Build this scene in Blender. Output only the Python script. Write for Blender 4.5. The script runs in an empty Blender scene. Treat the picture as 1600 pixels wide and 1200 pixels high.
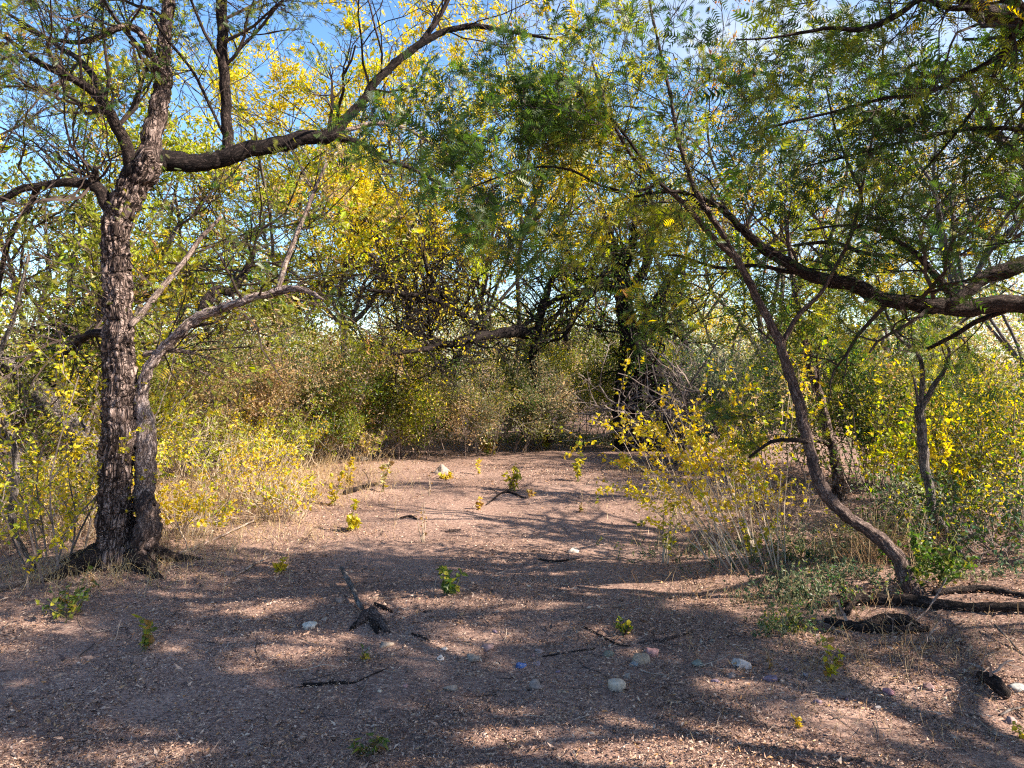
import bpy, math
import numpy as np
from mathutils import noise as mnoise, Vector

# ------------------------------------------------------------------ camera, world, sun
SC = bpy.context.scene
COL = SC.collection
F_PX, CX, CY, HORIZON = 1164.0, 800.0, 600.0, 560.0
CAM = np.array([0.0, 0.0, 1.6])
PITCH = math.atan((CY - HORIZON) / F_PX)
cam_d = bpy.data.cameras.new('camera')
cam_d.sensor_width = 36.0
cam_d.lens = F_PX / 1600.0 * 36.0
cam_d.clip_start, cam_d.clip_end = 0.05, 2000.0
cam = bpy.data.objects.new('camera', cam_d)
cam.location = CAM
cam.rotation_euler = (math.pi / 2 - PITCH, 0, 0)
COL.objects.link(cam)
SC.camera = cam

SUN_AZ = math.radians(104.0)      # clockwise from +Y: the sun stands to the right, a touch behind the camera
SUN_EL = math.radians(37.0)
world = bpy.data.worlds.new('World')
SC.world = world
world.use_nodes = True
wn, wl = world.node_tree.nodes, world.node_tree.links
wn.clear()
w_out = wn.new('ShaderNodeOutputWorld')
w_bg = wn.new('ShaderNodeBackground')
w_bg.inputs['Strength'].default_value = 0.10
w_sky = wn.new('ShaderNodeTexSky')
w_sky.sky_type = 'NISHITA'
w_sky.sun_disc = False
w_sky.sun_elevation = SUN_EL
w_sky.sun_rotation = SUN_AZ
w_sky.air_density = 1.0
w_sky.dust_density = 0.6
w_sky.ozone_density = 4.0
w_tc = wn.new('ShaderNodeTexCoord')
w_map = wn.new('ShaderNodeMapping')
w_map.inputs['Scale'].default_value = (1.0, 1.0, 2.2)
w_map.inputs['Location'].default_value = (0.35, 0.2, 0.4)
w_noise = wn.new('ShaderNodeTexNoise')
w_noise.inputs['Scale'].default_value = 2.3
w_noise.inputs['Detail'].default_value = 7.0
w_noise.inputs['Roughness'].default_value = 0.55
w_ramp = wn.new('ShaderNodeValToRGB')
w_ramp.color_ramp.elements[0].position = 0.57
w_ramp.color_ramp.elements[1].position = 0.80
w_mix = wn.new('ShaderNodeMix')
w_mix.data_type = 'RGBA'
w_mix.inputs['B'].default_value = (3.3, 3.4, 3.6, 1.0)
wl.new(w_tc.outputs['Generated'], w_map.inputs['Vector'])
wl.new(w_map.outputs['Vector'], w_noise.inputs['Vector'])
w_sep = wn.new('ShaderNodeSeparateXYZ')
w_tilt = wn.new('ShaderNodeMath'); w_tilt.operation = 'MULTIPLY_ADD'; w_tilt.inputs[1].default_value = 0.20
wl.new(w_tc.outputs['Generated'], w_sep.inputs['Vector'])       # cloudier towards the sun's side of the sky
wl.new(w_sep.outputs['X'], w_tilt.inputs[0]); wl.new(w_noise.outputs['Fac'], w_tilt.inputs[2])
wl.new(w_tilt.outputs[0], w_ramp.inputs['Fac'])
wl.new(w_ramp.outputs['Color'], w_mix.inputs['Factor'])
w_hs = wn.new('ShaderNodeHueSaturation'); w_hs.inputs['Saturation'].default_value = 1.1
wl.new(w_sky.outputs['Color'], w_hs.inputs['Color'])
wl.new(w_hs.outputs['Color'], w_mix.inputs['A'])
wl.new(w_mix.outputs['Result'], w_bg.inputs['Color'])
wl.new(w_bg.outputs['Background'], w_out.inputs['Surface'])

sun_d = bpy.data.lights.new('sun', 'SUN')
sun_d.energy = 5.0
sun_d.angle = math.radians(0.53)
sun_d.color = (1.0, 0.90, 0.76)
sun = bpy.data.objects.new('sun', sun_d)
to_sun = Vector((math.sin(SUN_AZ) * math.cos(SUN_EL), math.cos(SUN_AZ) * math.cos(SUN_EL), math.sin(SUN_EL)))
sun.rotation_euler = to_sun.to_track_quat('Z', 'Y').to_euler()
sun.location = to_sun * 60
COL.objects.link(sun)

SC.view_settings.view_transform = 'Standard'
SC.view_settings.look = 'None'
SC.view_settings.exposure = 1.75
SC.view_settings.gamma = 1.0
SC.view_settings.use_curve_mapping = False
SC.cycles.max_bounces = 7
SC.cycles.diffuse_bounces = 4
SC.cycles.glossy_bounces = 2
SC.cycles.transmission_bounces = 4
SC.cycles.transparent_max_bounces = 4
SC.cycles.sample_clamp_indirect = 6.0
SC.cycles.filter_width = 1.2
SC.cycles.use_denoising = False
SC.cycles.adaptive_threshold = 0.015

# ------------------------------------------------------------------ maths helpers
def nrm(v):
    return v / np.maximum(np.linalg.norm(v, axis=-1, keepdims=True), 1e-9)

def _hash(ix, iy):
    h = (ix.astype(np.int64) * 374761393 + iy.astype(np.int64) * 668265263) & 0x7fffffff
    h = ((h ^ (h >> 13)) * 1274126177) & 0x7fffffff
    return ((h ^ (h >> 16)) & 0xffff) / 65535.0

def vnoise(x, y):
    x = np.asarray(x, float); y = np.asarray(y, float)
    ix, iy = np.floor(x), np.floor(y)
    fx, fy = x - ix, y - iy
    fx, fy = fx * fx * (3 - 2 * fx), fy * fy * (3 - 2 * fy)
    a, b = _hash(ix, iy), _hash(ix + 1, iy)
    c, d = _hash(ix, iy + 1), _hash(ix + 1, iy + 1)
    return (a * (1 - fx) + b * fx) * (1 - fy) + (c * (1 - fx) + d * fx) * fy

def fbm(x, y, octv=4):
    s, a, t = 0.0, 0.5, 0.0
    for i in range(octv):
        s = s + a * vnoise(x * 2 ** i + 17.3 * i, y * 2 ** i - 9.1 * i)
        t += a; a *= 0.5
    return s / t - 0.5

def ground_z(x, y):
    x = np.asarray(x, float); y = np.asarray(y, float)
    z = 0.16 * fbm(x * 0.3 + 3, y * 0.3, 3) + 0.085 * fbm(x * 1.6, y * 1.6 + 5, 3) + 0.022 * fbm(x * 7, y * 7, 2)
    z = z + 0.16 * np.exp(-((x - 3.6) / 1.3) ** 2 - ((y - 4.6) / 0.9) ** 2)
    z = z + 0.10 * np.exp(-((x + 3.0) / 0.7) ** 2 - ((y - 5.7) / 0.7) ** 2)
    return z

def ray(px, py):
    u, v = (px - CX) / F_PX, (CY - py) / F_PX
    return np.array([u, math.cos(PITCH) + v * math.sin(PITCH), -math.sin(PITCH) + v * math.cos(PITCH)])

def at(px, py, d):
    r = ray(px, py)
    return CAM + r * (d / r[1])

def gp(px, py):
    r = ray(px, py)
    z = 0.0
    for _ in range(8):
        p = CAM + r * ((z - CAM[2]) / r[2])
        z = float(ground_z(p[0], p[1]))
    return np.array([p[0], p[1], z])

def gxy(px, d):
    p = at(px, HORIZON, d)
    return np.array([p[0], d, float(ground_z(p[0], d))])

# ------------------------------------------------------------------ object helpers
def base_name(o, name):
    o.name = name

def thing(name, label, cat, loc, group=None, kind=None):
    o = bpy.data.objects.new(name, None)
    o.empty_display_size = 0.2
    o.location = loc
    COL.objects.link(o)
    tag(o, label, cat, group, kind)
    return o

def tag(o, label=None, cat=None, group=None, kind=None):
    if label: o['label'] = label
    if cat: o['category'] = cat
    if group: o['group'] = group
    if kind: o['kind'] = kind
    return o

class Geo:
    """Collects vertices and faces (numpy blocks) for one mesh."""
    def __init__(s):
        s.V, s.Q, s.T, s.C, s.B, s.n = [], [], [], [], [], 0
    def add(s, V, Q=None, T=None, C=None, B=None):
        V = np.asarray(V, float).reshape(-1, 3)
        if Q is not None and len(Q): s.Q.append(np.asarray(Q) + s.n)
        if T is not None and len(T): s.T.append(np.asarray(T) + s.n)
        if C is not None: s.C.append(np.asarray(C, float))
        if B is not None: s.B.append(np.asarray(B, float))
        s.V.append(V); s.n += len(V)
    def build(s, name, mat, parent=None, origin=None, smooth=False, kind=None):
        V = np.concatenate(s.V)
        if origin is None and parent is not None: origin = parent.location
        if origin is not None: V = V - np.array(origin)
        Q = np.concatenate(s.Q) if s.Q else np.zeros((0, 4), int)
        T = np.concatenate(s.T) if s.T else np.zeros((0, 3), int)
        me = bpy.data.meshes.new(name)
        me.vertices.add(len(V)); me.vertices.foreach_set('co', V.astype(np.float32).ravel())
        loops = np.concatenate([Q.ravel(), T.ravel()]).astype(np.int32)
        me.loops.add(len(loops)); me.loops.foreach_set('vertex_index', loops)
        np_ = len(Q) + len(T)
        st = np.concatenate([np.arange(len(Q)) * 4, len(Q) * 4 + np.arange(len(T)) * 3]).astype(np.int32)
        me.polygons.add(np_); me.polygons.foreach_set('loop_start', st)
        me.polygons.foreach_set('use_smooth', np.full(np_, smooth, bool))
        if s.C:
            a = me.attributes.new('Col', 'FLOAT_COLOR', 'POINT')
            c = np.concatenate(s.C); c4 = np.ones((len(c), 4), np.float32); c4[:, :3] = c
            a.data.foreach_set('color', c4.ravel())
        if s.B:
            a = me.attributes.new('bark_co', 'FLOAT_VECTOR', 'POINT')
            a.data.foreach_set('vector', np.concatenate(s.B).astype(np.float32).ravel())
        me.update(calc_edges=True)
        me.materials.append(mat)
        o = bpy.data.objects.new(name, me)
        COL.objects.link(o)
        if parent is not None: o.parent = parent
        elif origin is not None: o.location = origin
        if kind: o['kind'] = kind
        return o

# ------------------------------------------------------------------ materials
def new_mat(name):
    m = bpy.data.materials.new(name); m.use_nodes = True
    n, l = m.node_tree.nodes, m.node_tree.links
    n.clear()
    out = n.new('ShaderNodeOutputMaterial')
    return m, n, l, out

def leaf_material(name, trans=0.55, gloss=0.025):
    m, n, l, out = new_mat(name)
    at_ = n.new('ShaderNodeAttribute'); at_.attribute_name = 'Col'
    df = n.new('ShaderNodeBsdfDiffuse'); tr = n.new('ShaderNodeBsdfTranslucent')
    mx = n.new('ShaderNodeMixShader'); mx.inputs[0].default_value = trans
    gl = n.new('ShaderNodeBsdfGlossy'); gl.inputs['Roughness'].default_value = 0.45
    m2 = n.new('ShaderNodeMixShader'); m2.inputs[0].default_value = gloss
    hs = n.new('ShaderNodeHueSaturation'); hs.inputs['Saturation'].default_value = 1.1; hs.inputs['Value'].default_value = 1.25
    l.new(at_.outputs['Color'], df.inputs['Color'])
    l.new(at_.outputs['Color'], hs.inputs['Color']); l.new(hs.outputs['Color'], tr.inputs['Color'])
    l.new(df.outputs[0], mx.inputs[1]); l.new(tr.outputs[0], mx.inputs[2])
    l.new(mx.outputs[0], m2.inputs[1]); l.new(gl.outputs[0], m2.inputs[2])
    l.new(m2.outputs[0], out.inputs['Surface'])
    return m

def ramp(n, stops):
    r = n.new('ShaderNodeValToRGB')
    e = r.color_ramp.elements
    e[0].position, e[0].color = stops[0][0], (*stops[0][1], 1)
    e[1].position, e[1].color = stops[-1][0], (*stops[-1][1], 1)
    for p, c in stops[1:-1]:
        k = e.new(p); k.color = (*c, 1)
    return r

def bark_material(name, dark, mid, light, scale=38.0, bump=0.9, dist=0.02, stretch=0.3):
    """Winding furrows along the bough, crossed by weaker cracks, over patchy colour."""
    m, n, l, out = new_mat(name)
    a = n.new('ShaderNodeAttribute'); a.attribute_name = 'bark_co'
    def furrow(sx, sz, detail, gain):
        mp = n.new('ShaderNodeMapping'); mp.inputs['Scale'].default_value = (sx, sx, sz)
        nz = n.new('ShaderNodeTexNoise'); nz.inputs['Scale'].default_value = 1.0; nz.inputs['Detail'].default_value = detail
        nz.inputs['Roughness'].default_value = 0.55; nz.inputs['Distortion'].default_value = 0.5
        l.new(a.outputs['Vector'], mp.inputs['Vector']); l.new(mp.outputs[0], nz.inputs['Vector'])
        s1 = n.new('ShaderNodeMath'); s1.operation = 'SUBTRACT'; s1.inputs[1].default_value = 0.5
        s2 = n.new('ShaderNodeMath'); s2.operation = 'ABSOLUTE'
        s3 = n.new('ShaderNodeMath'); s3.operation = 'MULTIPLY'; s3.inputs[1].default_value = gain; s3.use_clamp = True
        l.new(nz.outputs['Fac'], s1.inputs[0]); l.new(s1.outputs[0], s2.inputs[0]); l.new(s2.outputs[0], s3.inputs[0])
        return s3
    f1 = furrow(scale * 1.1, scale * stretch, 2.0, 8.0)
    f2 = furrow(scale * 0.8, scale * 0.9, 2.0, 14.0)
    f3 = furrow(scale * 3.0, scale * 1.4, 4.0, 5.0)
    mn = n.new('ShaderNodeMath'); mn.operation = 'MINIMUM'
    l.new(f1.outputs[0], mn.inputs[0]); l.new(f2.outputs[0], mn.inputs[1])
    mu = n.new('ShaderNodeMath'); mu.operation = 'MULTIPLY_ADD'; mu.inputs[2].default_value = 0.0
    ad0 = n.new('ShaderNodeMath'); ad0.operation = 'MULTIPLY_ADD'; ad0.inputs[1].default_value = 0.45; ad0.inputs[2].default_value = 0.55
    l.new(f3.outputs[0], ad0.inputs[0]); l.new(mn.outputs[0], mu.inputs[0]); l.new(ad0.outputs[0], mu.inputs[1])
    big = n.new('ShaderNodeTexNoise'); big.inputs['Scale'].default_value = 5.0; big.inputs['Detail'].default_value = 4
    l.new(a.outputs['Vector'], big.inputs['Vector'])
    sb = n.new('ShaderNodeMath'); sb.operation = 'MULTIPLY_ADD'; sb.inputs[1].default_value = 0.6; sb.inputs[2].default_value = -0.3
    ad = n.new('ShaderNodeMath'); ad.operation = 'ADD'
    l.new(big.outputs['Fac'], sb.inputs[0]); l.new(mu.outputs[0], ad.inputs[0]); l.new(sb.outputs[0], ad.inputs[1])
    r = ramp(n, [(0.05, dark), (0.35, mid), (0.8, light)])
    l.new(ad.outputs[0], r.inputs['Fac'])
    bp = n.new('ShaderNodeBump'); bp.inputs['Strength'].default_value = bump; bp.inputs['Distance'].default_value = dist
    l.new(mu.outputs[0], bp.inputs['Height'])
    b = n.new('ShaderNodeBsdfPrincipled'); b.inputs['Roughness'].default_value = 0.92
    b.inputs['Specular IOR Level'].default_value = 0.15
    l.new(r.outputs['Color'], b.inputs['Base Color']); l.new(bp.outputs[0], b.inputs['Normal'])
    l.new(b.outputs[0], out.inputs['Surface'])
    return m

def twig_material(name, c1, c2):
    m, n, l, out = new_mat(name)
    tc = n.new('ShaderNodeTexCoord')
    nz = n.new('ShaderNodeTexNoise'); nz.inputs['Scale'].default_value = 6.0; nz.inputs['Detail'].default_value = 4
    l.new(tc.outputs['Object'], nz.inputs['Vector'])
    r = ramp(n, [(0.35, c1), (0.65, c2)])
    l.new(nz.outputs['Fac'], r.inputs['Fac'])
    b = n.new('ShaderNodeBsdfPrincipled'); b.inputs['Roughness'].default_value = 0.85; b.inputs['Specular IOR Level'].default_value = 0.2
    l.new(r.outputs['Color'], b.inputs['Base Color'])
    l.new(b.outputs[0], out.inputs['Surface'])
    return m

def ground_material():
    m, n, l, out = new_mat('soil_with_crushed_leaves')
    tc = n.new('ShaderNodeTexCoord')
    n1 = n.new('ShaderNodeTexNoise'); n1.inputs['Scale'].default_value = 0.9; n1.inputs['Detail'].default_value = 5
    n2 = n.new('ShaderNodeTexNoise'); n2.inputs['Scale'].default_value = 26; n2.inputs['Detail'].default_value = 6; n2.inputs['Roughness'].default_value = 0.7
    mp = n.new('ShaderNodeMapping'); mp.inputs['Scale'].default_value = (1, 1.7, 1); mp.inputs['Rotation'].default_value = (0, 0, 0.6)
    v = n.new('ShaderNodeTexVoronoi'); v.inputs['Scale'].default_value = 75; v.inputs['Randomness'].default_value = 1
    for q in (n1, n2): l.new(tc.outputs['Object'], q.inputs['Vector'])
    l.new(tc.outputs['Object'], mp.inputs['Vector']); l.new(mp.outputs[0], v.inputs['Vector'])
    r1 = ramp(n, [(0.32, (0.20, 0.125, 0.098)), (0.55, (0.32, 0.205, 0.16)), (0.75, (0.45, 0.31, 0.25))])
    l.new(n1.outputs['Fac'], r1.inputs['Fac'])
    r2 = ramp(n, [(0.3, (0.45, 0.42, 0.42)), (0.55, (1, 1, 1)), (0.75, (1.3, 1.25, 1.2))])
    l.new(n2.outputs['Fac'], r2.inputs['Fac'])
    mul = n.new('ShaderNodeMix'); mul.data_type = 'RGBA'; mul.blend_type = 'MULTIPLY'; mul.inputs['Factor'].default_value = 0.9
    l.new(r1.outputs['Color'], mul.inputs['A']); l.new(r2.outputs['Color'], mul.inputs['B'])
    sep = n.new('ShaderNodeSeparateColor'); l.new(v.outputs['Color'], sep.inputs[0])
    r3 = ramp(n, [(0.0, (0.08, 0.05, 0.045)), (0.35, (0.2, 0.12, 0.1)), (0.7, (0.33, 0.21, 0.165)), (1.0, (0.52, 0.38, 0.29))])
    l.new(sep.outputs[0], r3.inputs['Fac'])
    mx = n.new('ShaderNodeMix'); mx.data_type = 'RGBA'
    th = n.new('ShaderNodeMath'); th.operation = 'GREATER_THAN'; th.inputs[1].default_value = 0.5
    l.new(sep.outputs[1], th.inputs[0])
    sc_ = n.new('ShaderNodeMath'); sc_.operation = 'MULTIPLY'; sc_.inputs[1].default_value = 0.75
    l.new(th.outputs[0], sc_.inputs[0]); l.new(sc_.outputs[0], mx.inputs['Factor'])
    l.new(mul.outputs['Result'], mx.inputs['A']); l.new(r3.outputs['Color'], mx.inputs['B'])
    bp = n.new('ShaderNodeBump'); bp.inputs['Strength'].default_value = 0.8; bp.inputs['Distance'].default_value = 0.02
    add = n.new('ShaderNodeMath'); add.operation = 'ADD'
    l.new(n2.outputs['Fac'], add.inputs[0]); l.new(sep.outputs[0], add.inputs[1])
    l.new(add.outputs[0], bp.inputs['Height'])
    b = n.new('ShaderNodeBsdfPrincipled'); b.inputs['Roughness'].default_value = 0.95; b.inputs['Specular IOR Level'].default_value = 0.1
    l.new(mx.outputs['Result'], b.inputs['Base Color']); l.new(bp.outputs[0], b.inputs['Normal'])
    l.new(b.outputs[0], out.inputs['Surface'])
    return m

_stone_mats = {}
def stone_material(c):
    if c in _stone_mats: return _stone_mats[c]
    m, n, l, out = new_mat('weathered_stone')
    tc = n.new('ShaderNodeTexCoord')
    nz = n.new('ShaderNodeTexNoise'); nz.inputs['Scale'].default_value = 45; nz.inputs['Detail'].default_value = 6
    l.new(tc.outputs['Object'], nz.inputs['Vector'])
    r = ramp(n, [(0.3, tuple(x * 0.6 for x in c)), (0.55, c), (0.75, tuple(min(0.8, x * 1.25) for x in c))])
    l.new(nz.outputs['Fac'], r.inputs['Fac'])
    bp = n.new('ShaderNodeBump'); bp.inputs['Strength'].default_value = 0.5; bp.inputs['Distance'].default_value = 0.004
    l.new(nz.outputs['Fac'], bp.inputs['Height'])
    b = n.new('ShaderNodeBsdfPrincipled'); b.inputs['Roughness'].default_value = 0.8
    l.new(r.outputs['Color'], b.inputs['Base Color']); l.new(bp.outputs[0], b.inputs['Normal'])
    l.new(b.outputs[0], out.inputs['Surface'])
    _stone_mats[c] = m
    return m

M_LEAF = leaf_material('leaves')
M_LITTER = leaf_material('dry_litter', 0.12, 0.03)
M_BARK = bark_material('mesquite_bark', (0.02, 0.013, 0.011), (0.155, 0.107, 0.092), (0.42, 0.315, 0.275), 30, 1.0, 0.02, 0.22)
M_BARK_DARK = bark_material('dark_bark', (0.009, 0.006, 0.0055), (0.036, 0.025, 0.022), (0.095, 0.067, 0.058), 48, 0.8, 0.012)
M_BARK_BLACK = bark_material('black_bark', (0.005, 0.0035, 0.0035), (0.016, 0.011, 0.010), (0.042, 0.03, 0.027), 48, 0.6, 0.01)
M_BARK_SUNLIT = bark_material('sunlit_bark', (0.06, 0.042, 0.037), (0.32, 0.235, 0.205), (0.58, 0.46, 0.41), 38, 0.8, 0.012, 0.22)  # paler bark copy: sunlight on the lower left limb put into its colour
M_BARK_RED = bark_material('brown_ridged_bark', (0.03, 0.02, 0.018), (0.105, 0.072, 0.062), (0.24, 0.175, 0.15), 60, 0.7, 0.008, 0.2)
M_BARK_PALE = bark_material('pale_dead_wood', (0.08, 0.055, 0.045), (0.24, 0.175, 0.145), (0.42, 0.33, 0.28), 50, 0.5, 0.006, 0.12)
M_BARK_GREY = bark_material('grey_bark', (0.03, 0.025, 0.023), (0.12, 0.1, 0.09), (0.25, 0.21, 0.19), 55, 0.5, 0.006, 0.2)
M_TWIG = twig_material('dark_twigs', (0.02, 0.014, 0.012), (0.075, 0.05, 0.042))
M_TWIG_GREY = twig_material('grey_twigs', (0.10, 0.075, 0.065), (0.26, 0.20, 0.175))
M_TWIG_PALE = twig_material('pale_dry_stems', (0.26, 0.19, 0.13), (0.52, 0.42, 0.32))
M_TWIG_GREEN = twig_material('green_stems', (0.08, 0.09, 0.03), (0.2, 0.17, 0.07))
M_GROUND = ground_material()

# ------------------------------------------------------------------ branch geometry
def tubes(geo, pts, rad, sides=3, col=None):
    """pts (B,n,3), rad (B,n): B tapered tubes in one go."""
    B, n, _ = pts.shape
    t = np.empty_like(pts)
    t[:, 1:-1] = pts[:, 2:] - pts[:, :-2]; t[:, 0] = pts[:, 1] - pts[:, 0]; t[:, -1] = pts[:, -1] - pts[:, -2]
    t = nrm(t)
    ref = np.where(np.abs(t[:, :1, 2:3]) > 0.8, np.array([1.0, 0, 0]), np.array([0, 0, 1.0]))
    s = nrm(np.cross(t, np.broadcast_to(ref, t.shape))); u = np.cross(s, t)
    a = np.arange(sides) * 2 * math.pi / sides
    ca, sa = np.cos(a), np.sin(a)
    ring = s[:, :, None, :] * ca[:, None] + u[:, :, None, :] * sa[:, None]
    V = pts[:, :, None, :] + ring * rad[:, :, None, None]
    ln = np.concatenate([np.zeros((B, 1)), np.cumsum(np.linalg.norm(np.diff(pts, axis=1), axis=2), axis=1)], 1)
    bk = np.empty((B, n, sides, 3))
    bk[..., 0] = rad[:, :, None] * ca; bk[..., 1] = rad[:, :, None] * sa; bk[..., 2] = ln[:, :, None]
    bk += (np.arange(B) * 0.713)[:, None, None, None]
    b, i, k = np.meshgrid(np.arange(B), np.arange(n - 1), np.arange(sides), indexing='ij')
    k2 = (k + 1) % sides
    q = np.stack([(b * n + i) * sides + k, (b * n + i) * sides + k2, (b * n + i + 1) * sides + k2, (b * n + i + 1) * sides + k], -1).reshape(-1, 4)
    C = None if col is None else np.repeat(col, n * sides, axis=0)
    geo.add(V.reshape(-1, 3), Q=q, B=bk.reshape(-1, 3), C=C)

def spline(P, R, step):
    """Catmull-Rom through control points, resampled every `step` metres."""
    P, R = np.asarray(P, float), np.asarray(R, float)
    E = np.vstack([2 * P[0] - P[1], P, 2 * P[-1] - P[-2]])
    out, ro = [], []
    for i in range(len(P) - 1):
        p0, p1, p2, p3 = E[i:i + 4]
        m = max(2, int(np.linalg.norm(p2 - p1) / step))
        t = (np.arange(m) / m)[:, None]
        out.append(0.5 * ((2 * p1) + (-p0 + p2) * t + (2 * p0 - 5 * p1 + 4 * p2 - p3) * t ** 2 + (-p0 + 3 * p1 - 3 * p2 + p3) * t ** 3))
        ro.append(R[i] + (R[i + 1] - R[i]) * t[:, 0])
    out.append(P[-1:]); ro.append(R[-1:])
    return np.concatenate(out), np.concatenate(ro)

def limb_tube(geo, P, R, sides=14, step=0.04, lump=0.10, fissure=0.0, seed=0, cap=True, flare=0.0):
    P, R = spline(P, R, step)
    n = len(P)
    for i in range(1, n - 1):
        q = P[i] * 5.0
        P[i] = P[i] + np.array(mnoise.noise_vector((q[0] + seed, q[1], q[2]))) * min(R[i] * 0.45, 0.03) + np.array(mnoise.noise_vector((q[0] * 3 + seed, q[1] * 3, q[2] * 3))) * min(R[i] * 0.2, 0.012)
    t = nrm(np.gradient(P, axis=0))
    s = np.zeros_like(P)
    s0 = np.cross(t[0], [0.31, 0.9, 0.2]); s0 /= np.linalg.norm(s0)
    for i in range(n):
        s0 = s0 - t[i] * np.dot(s0, t[i]); s0 = s0 / np.linalg.norm(s0); s[i] = s0
    u = np.cross(t, s)
    ln = np.concatenate([[0], np.cumsum(np.linalg.norm(np.diff(P, axis=0), axis=1))])
    a = np.arange(sides) * 2 * math.pi / sides
    bk = np.empty((n, sides, 3))
    bk[..., 0] = R[:, None] * np.cos(a); bk[..., 1] = R[:, None] * np.sin(a); bk[..., 2] = ln[:, None]
    bk += seed * 3.17
    rr = np.repeat(R[:, None], sides, 1)
    for i in range(n):
        for k in range(sides):
            v = bk[i, k]
            f = mnoise.noise((v[0] * 9, v[1] * 9, v[2] * 3.5))
            g = 0.0
            if fissure:
                a1 = abs(mnoise.noise((v[0] * 26, v[1] * 26, v[2] * 7.5)) + 0.4 * mnoise.noise((v[0] * 55, v[1] * 55, v[2] * 25)))
                a2 = abs(mnoise.noise((v[0] * 20 + 7, v[1] * 20, v[2] * 22))) * 1.5
                g = (min(a1 * 2.6, a2 * 2.6, 1.0) - 0.6) * fissure
                g += mnoise.noise((v[0] * 80, v[1] * 80, v[2] * 45)) * fissure * 0.3
            rr[i, k] = R[i] * (1 + lump * f) + g
    if flare:
        hh = np.clip(1 - ln / flare, 0, 1) ** 2
        rr *= 1 + hh[:, None] * (0.22 + 0.16 * np.sin(a * 3 + 1.0) + 0.10 * np.sin(a * 5 + 2))[None]
    V = P[:, None] + s[:, None] * (np.cos(a)[None, :, None] * rr[..., None]) + u[:, None] * (np.sin(a)[None, :, None] * rr[..., None])
    i, k = np.meshgrid(np.arange(n - 1), np.arange(sides), indexing='ij')
    k2 = (k + 1) % sides
    q = np.stack([i * sides + k, i * sides + k2, (i + 1) * sides + k2, (i + 1) * sides + k], -1).reshape(-1, 4)
    VV = V.reshape(-1, 3); BB = bk.reshape(-1, 3); T = None
    if cap:
        VV = np.vstack([VV, P[-1] + t[-1] * R[-1] * 0.3, P[0] - t[0] * 0.02]); BB = np.vstack([BB, BB[-1], BB[0]])
        ks = np.arange(sides); c1 = n * sides; o = (n - 1) * sides
        T = np.vstack([np.stack([o + ks, o + (ks + 1) % sides, np.full(sides, c1)], -1),
                       np.stack([(ks + 1) % sides, ks, np.full(sides, c1 + 1)], -1)])
    geo.add(VV, Q=q, T=T, B=BB)
    return P, R, t

def grow(rng, P, D, L, R, specs, wig=0.25, trop=0.05, n=6, rmin=0.002):
    """Level by level branching; specs: (children, length ratio, angle, first position)."""
    out = []
    P, D = np.atleast_2d(P), nrm(np.atleast_2d(D))
    L = np.atleast_1d(L).astype(float); R = np.atleast_1d(R).astype(float)
    for li in range(len(specs) + 1):
        B = len(P)
        pts = np.empty((B, n, 3)); dirs = np.empty((B, n, 3))
        pts[:, 0] = P; dirs[:, 0] = D; d = D
        for i in range(1, n):
            d = nrm(d + rng.normal(0, wig, (B, 3)) + np.array([0, 0, trop]))
            pts[:, i] = pts[:, i - 1] + d * (L / (n - 1))[:, None]; dirs[:, i] = d
        rad = np.maximum(R[:, None] * np.linspace(1, 0.4, n), rmin * np.linspace(1, 0.6, n))
        out.append((pts, dirs, rad))
        if li == len(specs): break
        nc, lr, ang, tmin = specs[li]
        ix = np.repeat(np.arange(B), nc)
        t = rng.uniform(tmin, 1, len(ix)) * (n - 1) * 0.999
        i0 = t.astype(int); fr = (t - i0)[:, None]
        pos = pts[ix, i0] * (1 - fr) + pts[ix, i0 + 1] * fr
        dd = dirs[ix, i0 + 1]
        pp = nrm(np.cross(dd, rng.normal(0, 1, dd.shape)))
        a = np.radians(ang) * rng.uniform(0.55, 1.3, len(ix))[:, None]
        nd = dd * np.cos(a) + pp * np.sin(a)
        NL = L[ix] * lr * rng.uniform(0.55, 1.25, len(ix)) * (1.15 - 0.4 * t / (n - 1))
        NR = rad[ix, i0] * 0.62
        P, D, L, R = pos, nd, NL, NR
    return out

def fronds(geo, rng, P, D, L, pairs, col, wid=0.34, droop=0.25):
    """Feathery compound leaves: `pairs` pairs of narrow leaflets on a thin midrib."""
    N = len(P)
    D = nrm(D); nn = nrm(np.cross(D, rng.normal(0, 1, (N, 3)) + np.array([0.0, 0, 0.1])))
    S = np.cross(D, nn)
    t = (np.arange(pairs) + 0.6) / pairs
    base = P[:, None] + D[:, None] * (L[:, None] * t)[..., None]
    base[..., 2] -= (L[:, None] * t ** 2 * droop)
    ll = L[:, None] * 0.34 * (0.65 + 0.5 * np.sin(t * math.pi))[None]
    V = np.empty((N, pairs, 2, 3, 3))
    for k, sg in enumerate((-1, 1)):
        d2 = nrm(S * sg * 0.85 + D * 0.5 + nn * rng.normal(0, 0.25, (N, 1)))
        hw = D[:, None] * (ll * wid)[..., None]
        V[:, :, k, 0] = base - hw * 0.5
        V[:, :, k, 1] = base + hw * 0.5
        V[:, :, k, 2] = base + d2[:, None] * ll[..., None]
    T = np.arange(N * pairs * 6).reshape(-1, 3)
    C = np.repeat(col, pairs * 6, axis=0)
    geo.add(V.reshape(-1, 3), T=T, C=C)

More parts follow.
